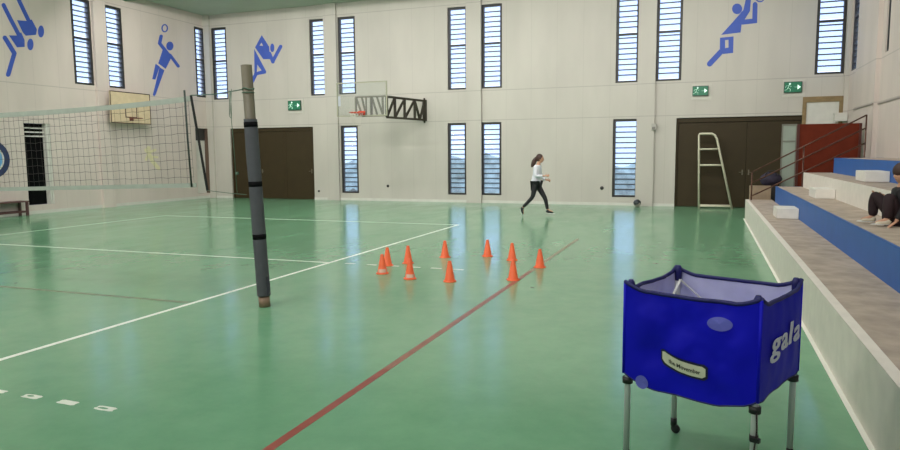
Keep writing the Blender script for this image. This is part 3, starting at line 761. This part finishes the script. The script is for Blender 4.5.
mb.bar((.1, yy, 2.98), (.1, yy, 3.56), .04); mb.bar((.7, yy, 2.98), (.7, yy, 3.56), .05)
mb.build('mounting_truss', grey_steel, bh)
pane = glassy('backboard_glass', (244, 245, 242), .95, .1)
MB().bb(-.9, .9, yb, yb+.012, 2.98, 4.03).build('backboard_pane', pane, bh)
mb = MB(); w_ = .035
mb.bb(-.92, -.885, yb-.015, yb+.03, 2.95, 4.06); mb.bb(.885, .92, yb-.015, yb+.03, 2.95, 4.06); mb.bb(-.885, .885, yb-.015, yb+.03, 2.95, 2.985); mb.bb(-.885, .885, yb-.015, yb+.03, 4.025, 4.06)
mb.build('backboard_frame', mat('pale_olive_frame', (150, 150, 128), .5), bh)
MB().bb(-.87, -.78, yb-.006, yb, 3.3, 3.62).build('sticker', mat('grey_sticker', (168, 172, 180), .5), bh)
rim_m = mat('rim_orange_red', (196, 62, 34), .45)
mb = MB(); ry = yb-.38
mb.tube([(.225*math.cos(2*PI*k/28), ry+.225*math.sin(2*PI*k/28), 3.05) for k in range(28)], .012, 8, closed=True)
mb.bar((-.1, yb, 3.05), (-.08, ry+.2, 3.05), .025); mb.bar((.1, yb, 3.05), (.08, ry+.2, 3.05), .025)
mb.bb(-.12, .12, yb-.02, yb, 2.98, 3.12); mb.bb(-.1, .1, yb-.15, yb-.02, 3.03, 3.07)
rim = mb.build('rim', rim_m, bh)
mb = MB(); N = 12
for k in range(N):
    for s in (-1, 1):
        pts = []
        for t in range(7):
            f = t/6; rr = .22*(1-f)+.12*f-.03*math.sin(f*PI); a = 2*PI*(k+s*t*.5)/N
            pts.append((rr*math.cos(a), ry+rr*math.sin(a), 3.04-.42*f))
        mb.tube(pts, .003, 4)
mb.build('hoop_net', mat('hoop_net_cord', (196, 190, 178), .8), rim)

# wooden backboard on the left wall
wbk = thing('wooden_backboard', (XL, 11.87, 0), PI/2, 'cream wooden basketball backboard with dark border on the left wall', 'basketball backboard')
MB().bb(-.87, .87, -.38, -.35, 2.80, 3.86).build('board', mat('cream_plywood', (204, 184, 152), .6, var=.08, scale=5), wbk)
mb = MB(); yq = -.384
def rect(x0, x1, a, b, t):
    mb.bb(x0, x1, yq, -.38, a, a+t); mb.bb(x0, x1, yq, -.38, b-t, b); mb.bb(x0, x0+t, yq, -.38, a+t, b-t); mb.bb(x1-t, x1, yq, -.38, a+t, b-t)
rect(-.87, .87, 2.80, 3.86, .03); rect(-.27, .25, 3.0, 3.42, .035)
mb.build('dark_border_lines', mat('border_paint', (70, 52, 44), .6), wbk)
mb = MB(); mb.tube([(-.03+.2*math.cos(2*PI*k/24), -.63+.2*math.sin(2*PI*k/24), 2.98) for k in range(24)], .01, 8, closed=True)
mb.bb(-.1, .04, -.42, -.384, 2.9, 3.02); mb.build('rim', mat('dull_rim', (112, 62, 50), .5), wbk)
mb = MB()
for x in (-.5, .5):
    for z in (2.95, 3.7): MB().bar((x, -.35, z), (x, -.001, z), .05).build('wall_bracket', dark_steel, wbk)

# ------------------------------------------------------------------ bench
be = thing('bench', (XL+.2, 6.95, 0), PI/2, 'low brown bench against the left wall under the round emblem', 'bench')
bw = mat('dark_brown_bench', (84, 56, 54), .5, var=.12, scale=7)
mb = MB()
for y in (-.13, .0, .13): mb.bb(-.93, .93, y-.058, y+.058, .40, .44, .006)
mb.build('seat', bw, be)
for x in (-.88, .88):
    for y in (-.15, .15): MB().bb(x-.03, x+.03, y-.03, y+.03, 0, .40).build('leg', bw, be)
mb = MB(); mb.bb(-.85, .85, -.165, -.135, .10, .15); mb.bb(-.85, .85, .135, .165, .10, .15)
for x in (-.88, .88): mb.bb(x-.02, x+.02, -.12, .12, .1, .15)
mb.build('stretcher', bw, be)

# ------------------------------------------------------------------ ball cart
ct = thing('ball_cart', (5.595, -2.545, 0), math.radians(-21.5), 'collapsible ball cart with a royal blue fabric basket on aluminium legs', 'ball cart')
SX, SY = .325, .30
fab = mat('royal_blue_nylon', (8, 8, 186), .55, var=.08, scale=4, spec=.2)
navy = mat('navy_hem', (18, 18, 92), .6)
lining = mat('lavender_mesh_lining', (206, 206, 242), .8, var=.05, scale=12)
ZTOP, ZH = 1.03, .52
def cset(a, b): return {'L': Vector((-a, -b, 0)), 'F': Vector((a, -b, 0)), 'R': Vector((a, b, 0)), 'B': Vector((-a, b, 0))}
corners = cset(SX, SY); cloth = cset(SX+.022, SY+.022)
def smooth(t): return max(0, min(1, t))
def rimz(u): return ZTOP-.042*min(1, math.sin(PI*u)*2.2)**.8
def hemz(u, amt): return ZH-amt*min(1, math.sin(PI*u)*1.35)+.016*max(0, 1-min(u, 1-u)/.06)
def bulge(u, z, seed):
    e = min(1, math.sin(PI*max(0, min(1, u)))*1.6)
    q = Vector((u*2.6+z*1.5, z*3.5-u*2.0, seed))
    w_ = .022*noise.noise(q*1.3)+.013*noise.noise(Vector((q.x*2.2+q.y, q.y*1.4-q.x*1.2, seed+3)))+.004*noise.noise(q*6)
    v = (z-ZH)/(ZTOP-ZH)
    if seed == 5.0: w_ *= .3
    return e*(w_+.012*math.sin(PI*max(0, min(1, v))))
def panel(a, b, nrm, seed, amt):
    A, B_ = cloth[a], cloth[b]; nrm = Vector(nrm)
    def surf(u, z, off=0):
        return A.lerp(B_, u)+nrm*(bulge(u, z, seed)+off)+Vector((0, 0, z))
    mb = MB(); mb.grid(lambda u, v: surf(u, hemz(u, amt)+(rimz(u)-hemz(u, amt))*v, .004), 36, 28)
    p_ = mb.build('basket_panel', fab, ct)
    mb = MB(); mb.grid(lambda u, v: surf(u, hemz(u, amt)+.01+(rimz(u)-hemz(u, amt)-.015)*v, -.003), 24, 18)
    mb.build('lining', lining, p_)
    mb = MB(); mb.tube([surf(k/24, rimz(k/24), 0) for k in range(25)], .011, 8); mb.build('top_hem', navy, p_)
    mb = MB(); mb.tube([surf(k/24, hemz(k/24, amt), .002) for k in range(25)], .005, 6); mb.build('bottom_hem', navy, p_)
    return p_, surf
pf, sf = panel('L', 'F', (0, -1, 0), 1.0, .045)
pr, sr = panel('F', 'R', (1, 0, 0), 5.0, -.012)
panel('R', 'B', (0, 1, 0), 9.0, .02)
panel('B', 'L', (-1, 0, 0), 13.0, .02)
# corner sleeves
for k, c in cloth.items():
    MB().tube([c+Vector((0, 0, .53)), c+Vector((0, 0, ZTOP-.005))], .0085, 10).build('corner_seam', fab, ct)
for k, c in corners.items():
    MB().tube([c+Vector((0, 0, .95)), c+Vector((0, 0, ZTOP-.01)), c+Vector((0, 0, ZTOP+.012))], [.019, .022, .012], 10).build('corner_sleeve', navy, ct)
# legs
for k, c in corners.items():
    lg_ = MB().tube([c*1.018+Vector((0, 0, .055)), c*1.018+Vector((0, 0, 1.02))], .0165, 12).build('leg', steel, ct)
    q = c*1.018
    MB().tube([q+Vector((0, 0, .475)), q+Vector((0, 0, .508))], .028, 14).build('clamp', black_plastic, lg_)
    m = MB(); m.tube([q+Vector((0, 0, .045)), q+Vector((0, 0, .095))], .019, 12)
    m.lathe([(0, -.011), (.024, -.011), (.028, -.006), (.028, .006), (.024, .011), (0, .011)], (q.x+.012, q.y, .028), 16, axis='Y')
    m.build('caster', black_plastic, lg_)
q = corners['F']*1.018
m = MB(); m.tube([q+Vector((0, 0, .335)), q+Vector((0, 0, .365))], .021, 14); m.bb(q.x-.005, q.x+.035, q.y-.035, q.y-.01, .34, .36)
m.build('lower_clamp', black_plastic, ct)
m = MB(); m.grid(lambda u, v: Vector((q.x+.012+.008*u+.004*math.sin(v*5), q.y-.026-.003*math.sin(v*9), .485-.22*v)), 2, 14)
m.build('hanging_strap', mat('dark_red_black_strap', (40, 26, 30), .7), ct)
# folding cross braces
m = MB()
cs = ['L', 'F', 'R', 'B']
for i in range(4):
    a, b = corners[cs[i]]*.93, corners[cs[(i+1) % 4]]*.93
    m.bar(a+Vector((0, 0, .50)), b+Vector((0, 0, .96)), .014, .006); m.bar(b+Vector((0, 0, .50)), a+Vector((0, 0, .96)), .014, .006)
m.build('cross_brace', mat('pale_brace', (206, 206, 204), .4, .3), ct)
# sagging basket floor
def bfl(u, v): return Vector(((u-.5)*2*SX*.97, (v-.5)*2*SY*.97, .525-.06*math.sin(PI*u)**.7*math.sin(PI*v)**.7))
MB().grid(bfl, 20, 20).build('basket_floor', fab, ct)
# name on the right side
me = text_mesh('gala', 1, .004, .008, .08, 1.12)
xsv = [v.co.x for v in me.vertices]; x0, x1 = min(xsv), max(xsv)
for v in me.vertices:
    u = .16+.72*(v.co.x-x0)/(x1-x0); z = .785+v.co.y*.165; d = .013+v.co.z*.3
    v.co = sr(u, z, d)
bmt = bmesh.new()
bmt.from_mesh(me)
for k, dy in ((1, .006), (2, -.006)):
    m2 = me.copy()
    for v in m2.vertices: v.co += Vector((.0004*k, dy, 0))
    bmt.from_mesh(m2)
bmt.to_mesh(me); bmt.free()
link('white_lettering', me, mat('white_print', (216, 218, 232), .6), pr)
# label patch on the front side
def strip(u, v, grow, off):
    L_ = .17*(1+grow*.09); H_ = .03*(1+grow*.38)
    t = (u-.5)*2
    k = 1-.35*max(0, abs(t)-.86)/.14
    z = .637+(v-.5)*2*H_*k+.016*t*t-.02*t
    return sf(.485+t*L_, z, off)
m = MB(); m.grid(lambda u, v: strip(u, v, 1, .0075), 26, 4); m.build('label_border', mat('dark_label_border', (16, 16, 52), .6), pf)
m = MB(); m.grid(lambda u, v: strip(u, v, 0, .010), 26, 4); m.build('label_patch', mat('cream_label', (206, 206, 182), .6), pf)
me = text_mesh('the Movember', 1, .002, .012)
xsv = [v.co.x for v in me.vertices]; x0, x1 = min(xsv), max(xsv)
for v in me.vertices:
    u = .17+.72*(v.co.x-x0)/(x1-x0)
    v.co = strip(u, .46+v.co.y*.52, 0, .0115+max(0, v.co.z)*.2)
link('label_lettering', me, mat('label_ink', (52, 54, 46), .6), pf)
# mesh vents
vent = mat('mesh_vent', (92, 96, 186), .7)
for cu_, cz_, ru, rz in ((.735, .885, .085, .033), (.16, .505, .055, .036)):
    m = MB(); c0 = m.bm.verts.new(sf(cu_, cz_, .0085)); ring = [m.bm.verts.new(sf(cu_+ru*math.cos(2*PI*k/24), cz_+rz*math.sin(2*PI*k/24), .0085)) for k in range(24)]
    for k in range(24): m.bm.faces.new((c0, ring[k], ring[(k+1) % 24]))
    m.build('mesh_vent', vent, pf)

# ------------------------------------------------------------------ people
skin_m = mat('warm_skin', (190, 142, 116), .55)
hair_m = mat('dark_brown_hair', (62, 38, 32), .6, var=.25, scale=30)
def head_mesh(c, fwd, s=1.0):
    """ovoid head with brow, nose, lips, chin and ears; fwd is the facing direction"""
    f = Vector(fwd).normalized(); up = Vector((0, 0, 1)); up = (up-f*up.dot(f)).normalized(); sd = up.cross(f)
    bm = bmesh.new(); bmesh.ops.create_uvsphere(bm, u_segments=28, v_segments=20, radius=1)
    for v in bm.verts:
        x, y, z = v.co
        w_ = .074*(1-.22*max(0, -z)**1.5); d_ = .095; h_ = .115
        fx = x*d_; fy = y*w_; fz = z*h_
        if x > 0:
            fx -= .012*max(0, z)*x
            fx += .010*math.exp(-((z+.75)/.22)**2)*math.exp(-(y/.4)**2)      # chin
            fx += .022*math.exp(-((z+.12)/.16)**2)*math.exp(-(y/.16)**2)     # nose
            fx -= .008*math.exp(-((z-.08)/.12)**2)*math.exp(-((abs(y)-.42)/.2)**2)  # eye sockets
            fx += .006*math.exp(-((z+.44)/.08)**2)*math.exp(-(y/.3)**2)      # lips
        v.co = Vector(c)+(f*fx+sd*fy+up*fz)*s
    for sgn in (-1, 1):
        g = bmesh.ops.create_uvsphere(bm, u_segments=10, v_segments=8, radius=.001)
        for v in g['verts']:
            q_ = v.co*1000
            v.co = Vector(c)+(f*(q_.x*.016-.005)+sd*(sgn*.073+q_.y*.009)+up*(q_.z*.03))*s
    me = bpy.data.meshes.new('head'); bm.to_mesh(me); bm.free()
    return me
def face_parts(root, c, fwd, s=1.0):
    f = Vector(fwd).normalized(); up = Vector((0, 0, 1)); up = (up-f*up.dot(f)).normalized(); sd = up.cross(f)
    def P(a, b, h): return Vector(c)+(f*a+sd*b+up*h)*s
    for sgn in (-1, 1):
        MB().sphere(P(.076, sgn*.03, .008), .0085*s, 12, 8).build('eye', mat('eye_dark', (40, 32, 30), .3), root)
        MB().tube([P(.081, sgn*.015, .027), P(.083, sgn*.032, .031), P(.072, sgn*.048, .026)], .003*s, 6).build('eyebrow', hair_m, root)
    MB().tube([P(.082, -.02, -.05), P(.089, 0, -.051), P(.082, .02, -.05)], .0045*s, 6).build('mouth', mat('lips', (160, 92, 84), .5), root)
def hand_meshes(wrist, dr, side, curl=.5, s=1.0):
    """palm plus four unequal fingers and a thumb leaving the side of the palm"""
    d = Vector(dr).normalized(); sd = Vector(side); sd = (sd-d*sd.dot(d)).normalized(); nrm = d.cross(sd)
    w_ = Vector(wrist); out = []
    out.append(skin_mesh([[(w_-d*.02*s, (.02*s, .016*s)), (w_+d*.03*s, (.03*s, .015*s)), (w_+d*.075*s, (.034*s, .014*s)), (w_+d*.09*s, (.030*s, .012*s))]], 1))
    for k, ln in enumerate((.068, .078, .072, .056)):
        o_ = w_+d*.08*s+sd*(.028-.0185*k)*s
        ang = 0; pts = [(o_-d*.02*s, .0095*s), (o_, .0095*s)]; p_ = o_
        for j, fr in enumerate((.45, .32, .23)):
            ang += curl*(.5 if j == 0 else .7)
            p_ = p_+(d*math.cos(ang)+nrm*math.sin(ang))*ln*fr*s
            pts.append((p_, (.009-.0012*j)*s))
        out.append(skin_mesh([pts], 1))
    t0 = w_+d*.028*s+sd*.024*s
    t1 = t0+(sd*.75+d*.65+nrm*.25)*.034*s; t2 = t1+(d*.85+sd*.3+nrm*.3)*.03*s
    out.append(skin_mesh([[(w_+d*.02*s+sd*.01*s, .012*s), (t0, .012*s), (t1, .0105*s), (t2, .0085*s)]], 1))
    return out
def shoe(name, ankle, heel, toe, w_, m, parent, sole_m):
    a, h, t = Vector(ankle), Vector(heel), Vector(toe)
    up = (a-(h+t)/2); up.normalize()
    mid = h.lerp(t, .55)
    me = skin_mesh([[(a+up*.01, w_*1.0), (a, w_*1.05), (h.lerp(a, .35), w_*1.08), (h.lerp(t, .35)+up*.012, (w_, w_*.95)), (h.lerp(t, .7)+up*.002, (w_*1.1, w_*.75)), (t, (w_*.85, w_*.6))], [(h.lerp(a, .35), w_*1.08), (h+up*.005, w_*.9)]], 2)
    o = link(name, me, m, parent)
    d = (t-h).normalized(); s_ = d.cross(up).normalized()
    mb = MB(); N = 18
    lo = []; hi = []
    for k in range(N):
        an = 2*PI*k/N
        p_ = h.lerp(t, .5)+d*((t-h).length*.5+w_*.75)*math.cos(an)+s_*w_*1.1*math.sin(an)
        lo.append(mb.bm.verts.new(p_-up*w_*.95)); hi.append(mb.bm.verts.new(p_-up*w_*.45))
    for k in range(N): mb.bm.faces.new((lo[k], lo[(k+1) % N], hi[(k+1) % N], hi[k]))
    mb.bm.faces.new(lo[::-1]); mb.bm.faces.new(hi)
    mb.build('sole', sole_m, o)
    return o

# the running girl (x = direction of running)
gx, gy = 1.215, 11.8
J = dict(pel=(0, 0, .90), sp=(.03, 0, 1.08), ch=(.05, 0, 1.25), nk=(.075, 0, 1.41), hd=(.1, 0, 1.50),
         hR=(.01, -.085, .85), kR=(-.055, -.1, .52), aR=(-.33, -.1, .235), tR=(-.315, -.1, .045),
         hL=(.03, .085, .85), kL=(.255, .09, .47), aL=(.315, .09, .17), tL=(.47, .09, .125),
         sR=(.045, -.15, 1.345), eR=(.05, -.215, 1.09), wR=(.28, -.16, 1.10),
         sL=(.065, .15, 1.345), eL=(.09, .215, 1.08), wL=(.28, .1, .975))
g = {k: Vector(v)+Vector((gx, gy, 0)) for k, v in J.items()}
def limb(names, radii, src): return [(src[n_], r_) for n_, r_ in zip(names, radii)]
sk = skin_mesh([limb(('pel', 'sp', 'ch', 'nk', 'hd'), ((.12, .15), (.095, .125), (.1, .14), (.045, .045), (.05, .05)), g),
                limb(('pel', 'hR', 'kR', 'aR', 'tR'), ((.12, .15), .082, .052, .03, .014), g),
                limb(('pel', 'hL', 'kL', 'aL', 'tL'), ((.12, .15), .082, .052, .03, .014), g),
                limb(('ch', 'sR', 'eR', 'wR'), ((.1, .14), .05, .036, .024), g),
                limb(('ch', 'sL', 'eL', 'wL'), ((.1, .14), .05, .036, .024), g)])
hc = Vector((gx+.125, gy, 1.555))
body = fuse([sk, head_mesh(hc, (1, 0, -.08), .98)]+hand_meshes(g['wR'], (1, .15, .05), (0, .2, 1), .75)+hand_meshes(g['wL'], (.9, -.2, -.1), (0, -.1, 1), .75), .008, 1)
girl = link('person', body, skin_m)
tag(girl, 'long haired girl in a white top and black leggings running along the back wall', 'person')
face_parts(girl, hc, (1, 0, -.08), .98)
shirt_m = mat('white_cotton_top', (214, 214, 222), .8, var=.06, scale=10)
low = Vector((gx-.0, gy, .83))
me = fuse([skin_mesh([[(low, (.15, .172)), (g['pel']+Vector((0, 0, .03)), (.14, .168)), (g['sp'], (.118, .148)), (g['ch'], (.118, .158)), (Vector((gx+.07, gy, 1.385)), (.062, .07))],
           [(g['ch'], (.118, .158)), (g['sR'], .066), (g['eR'], .052), (g['wR']-Vector((.03, 0, 0)), .04)],
           [(g['ch'], (.118, .158)), (g['sL'], .066), (g['eL'], .052), (g['wL']-Vector((.03, 0, 0)), .04)]])], .012, 1)
link('top', me, shirt_m, girl)
leg_m = mat('black_leggings', (24, 24, 28), .7)
me = skin_mesh([limb(('pel', 'hR', 'kR', 'aR'), ((.125, .155), .092, .06, .044), g), limb(('pel', 'hL', 'kL', 'aL'), ((.125, .155), .092, .06, .044), g)])
link('leggings', me, leg_m, girl)
dk_shoe = mat('black_trainer', (34, 36, 40), .5); sole_w = mat('white_sole', (200, 200, 196), .6)
shoe('trainer', g['aR']+Vector((0, 0, -.01)), g['aR']+Vector((-.055, 0, -.05)), Vector((gx-.32, gy-.1, .062)), .043, dk_shoe, girl, sole_w)
shoe('trainer', g['aL']+Vector((0, 0, -.005)), g['aL']+Vector((-.035, 0, -.07)), g['tL']+Vector((0, 0, -.03)), .043, dk_shoe, girl, sole_w)
h_ = [skin_mesh([[(hc+Vector((-.02, 0, .035)), (.095, .09)), (hc+Vector((-.085, 0, .03)), .055), (hc+Vector((-.13, .0, .0)), .055), (hc+Vector((-.165, .01, -.06)), .075), (hc+Vector((-.195, -.01, -.14)), .066), (hc+Vector((-.24, 0, -.235)), .022)]], 2)]
bmh = bmesh.new(); bmesh.ops.create_uvsphere(bmh, u_segments=24, v_segments=16, radius=1)
for v in bmh.verts: v.co = hc+Vector((v.co.x*.1-.022, v.co.y*.085, v.co.z*.112+.026))
mh = bpy.data.meshes.new('cap'); bmh.to_mesh(mh); bmh.free()
link('hair', fuse(h_+[mh], .01, 2), hair_m, girl)

# the child sitting on the bleachers, facing the court (-x)
bx_, by_, bz_ = 7.40, 2.55, .872
K = dict(pel=(.19, 0, .115), sp=(.22, 0, .24), ch=(.215, 0, .36), nk=(.205, 0, .455), hd=(.2, 0, .52),
         hN=(.16, -.075, .105), kN=(.055, -.14, .355), aN=(.055, -.15, .075), tN=(-.07, -.155, .035),
         hF=(.16, .075, .105), kF=(-.03, .17, .35), aF=(-.025, .19, .075), tF=(-.145, .2, .035),
         sN=(.185, -.125, .385), eN=(.2, -.2, .215), wN=(.11, -.235, .055),
         sF=(.185, .125, .385), eF=(.17, .22, .23), wF=(.06, .2, .335))
c_ = {k: Vector(v)+Vector((bx_, by_, bz_)) for k, v in K.items()}
sk = [skin_mesh([ch_]) for ch_ in (limb(('pel', 'sp', 'ch', 'nk', 'hd'), ((.1, .11), (.085, .1), (.085, .11), (.038, .038), (.042, .042)), c_),
      [(c_['pel'].lerp(c_['hN'], .4), .07)]+limb(('hN', 'kN', 'aN', 'tN'), (.068, .046, .03, .018), c_),
      [(c_['pel'].lerp(c_['hF'], .4), .07)]+limb(('hF', 'kF', 'aF', 'tF'), (.068, .046, .03, .018), c_),
      limb(('ch', 'sN', 'eN', 'wN'), (.07, .042, .031, .021), c_),
      limb(('ch', 'sF', 'eF', 'wF'), (.07, .042, .031, .021), c_))]
hb = Vector((bx_+.21, by_, bz_+.575)); fd = (-1, -.25, -.1)
body = fuse(sk+[head_mesh(hb, fd, .95)]+hand_meshes(c_['wN'], (-.6, -.2, -.45), (0, 1, 0), .3, .85)+hand_meshes(c_['wF'], (-.9, -.2, .15), (0, -1, .2), .5, .85), .007, 1)
boy = link('person', body, skin_m)
tag(boy, 'dark haired child in dark maroon clothes sitting knees up on the bleachers', 'person')
face_parts(boy, hb, fd, .95)
maroon = mat('dark_maroon_cloth', (38, 18, 24), .8, var=.15, scale=9)
link('trousers', skin_mesh([limb(('pel', 'hN', 'kN', 'aN'), ((.115, .125), .092, .072, .055), c_), limb(('pel', 'hF', 'kF', 'aF'), ((.115, .125), .088, .068, .052), c_)]), maroon, boy)
link('jacket', fuse([skin_mesh([[(c_['pel']+Vector((.01, 0, .03)), (.115, .128)), (c_['sp'], (.105, .12)), (c_['ch'], (.105, .13)), (c_['nk']-Vector((0, 0, .02)), (.055, .06))],
      [(c_['ch'], (.105, .13)), (c_['sN'], .058), (c_['eN'], .046), (c_['wN'].lerp(c_['eN'], .12), .036)],
      [(c_['ch'], (.105, .13)), (c_['sF'], .058), (c_['eF'], .046), (c_['wF'].lerp(c_['eF'], .12), .036)]])], .01, 1), mat('black_jacket', (26, 22, 26), .8), boy)
cream_shoe = mat('cream_trainer', (206, 196, 176), .6)
for a, t in (('aN', 'tN'), ('aF', 'tF')):
    shoe('trainer', c_[a]+Vector((0, 0, -.005)), c_[a]+Vector((.035, 0, -.042)), c_[t]+Vector((0, 0, .002)), .031, cream_shoe, boy, sole_w)
bmh = bmesh.new(); bmesh.ops.create_uvsphere(bmh, u_segments=24, v_segments=16, radius=1)
for v in bmh.verts: v.co = hb+Vector((v.co.x*.108+.0, v.co.y*.086, v.co.z*.1+.04))
mh = bpy.data.meshes.new('cap'); bmh.to_mesh(mh); bmh.free()
link('hair', fuse([mh], .01, 1), hair_m, boy)
# ------------------------------------------------------------------ light
for i, y in enumerate((10.0, 3.8, -2.5, -9.5)):  # added fill lights above the view, tilted to brighten the back wall
    for j, x in enumerate((-10, -5, 0, 5)):
        ld = bpy.data.lights.new('fill_light', 'AREA'); ld.shape = 'RECTANGLE'; ld.size = 2.4; ld.size_y = .5
        ld.energy = FILL_POWER; ld.color = (1, .975, .94)
        lo = bpy.data.objects.new('fill_light', ld); COL.objects.link(lo); lo.location = (x, y, ZC-.3); lo.rotation_euler = (math.radians(TILT), 0, 0)
w_ = bpy.data.worlds.new('sky'); S.world = w_; w_.use_nodes = True
nt = w_.node_tree; bgn = nt.nodes['Background']
tc_ = nt.nodes.new('ShaderNodeTexCoord'); sx_ = nt.nodes.new('ShaderNodeSeparateXYZ'); nt.links.new(tc_.outputs['Generated'], sx_.inputs[0])
cr = nt.nodes.new('ShaderNodeValToRGB')
cr.color_ramp.elements[0].position = .0; cr.color_ramp.elements[0].color = lin((186, 200, 226))
cr.color_ramp.elements[1].position = .35; cr.color_ramp.elements[1].color = lin((206, 224, 255))
nt.links.new(sx_.outputs['Z'], cr.inputs[0]); nt.links.new(cr.outputs[0], bgn.inputs['Color'])
bgn.inputs['Strength'].default_value = SKY

# ------------------------------------------------------------------ camera
cam = bpy.data.cameras.new('camera'); co = bpy.data.objects.new('camera', cam); COL.objects.link(co)
R_ = Vector((.936786, .349827, -.007234)); U_ = Vector((-.029704, .10011, .994533)); F_ = Vector((-.348639, .93145, -.104173))
M_ = Matrix((R_, U_, -F_)).transposed().to_4x4(); M_.translation = Vector((5.5385, -6.4057, 1.7158))
co.matrix_world = M_
cam.sensor_width = 36; cam.lens = 683.06/900*36; cam.clip_end = 200; cam.clip_start = .05
S.camera = co
S.view_settings.view_transform = 'Standard'; S.view_settings.look = 'None'
S.view_settings.gamma = 1; S.view_settings.exposure = EXPO
S.view_settings.use_curve_mapping = False
S.cycles.max_bounces = 6; S.cycles.diffuse_bounces = 4; S.cycles.glossy_bounces = 3; S.cycles.transparent_max_bounces = 12
S.cycles.use_denoising = True
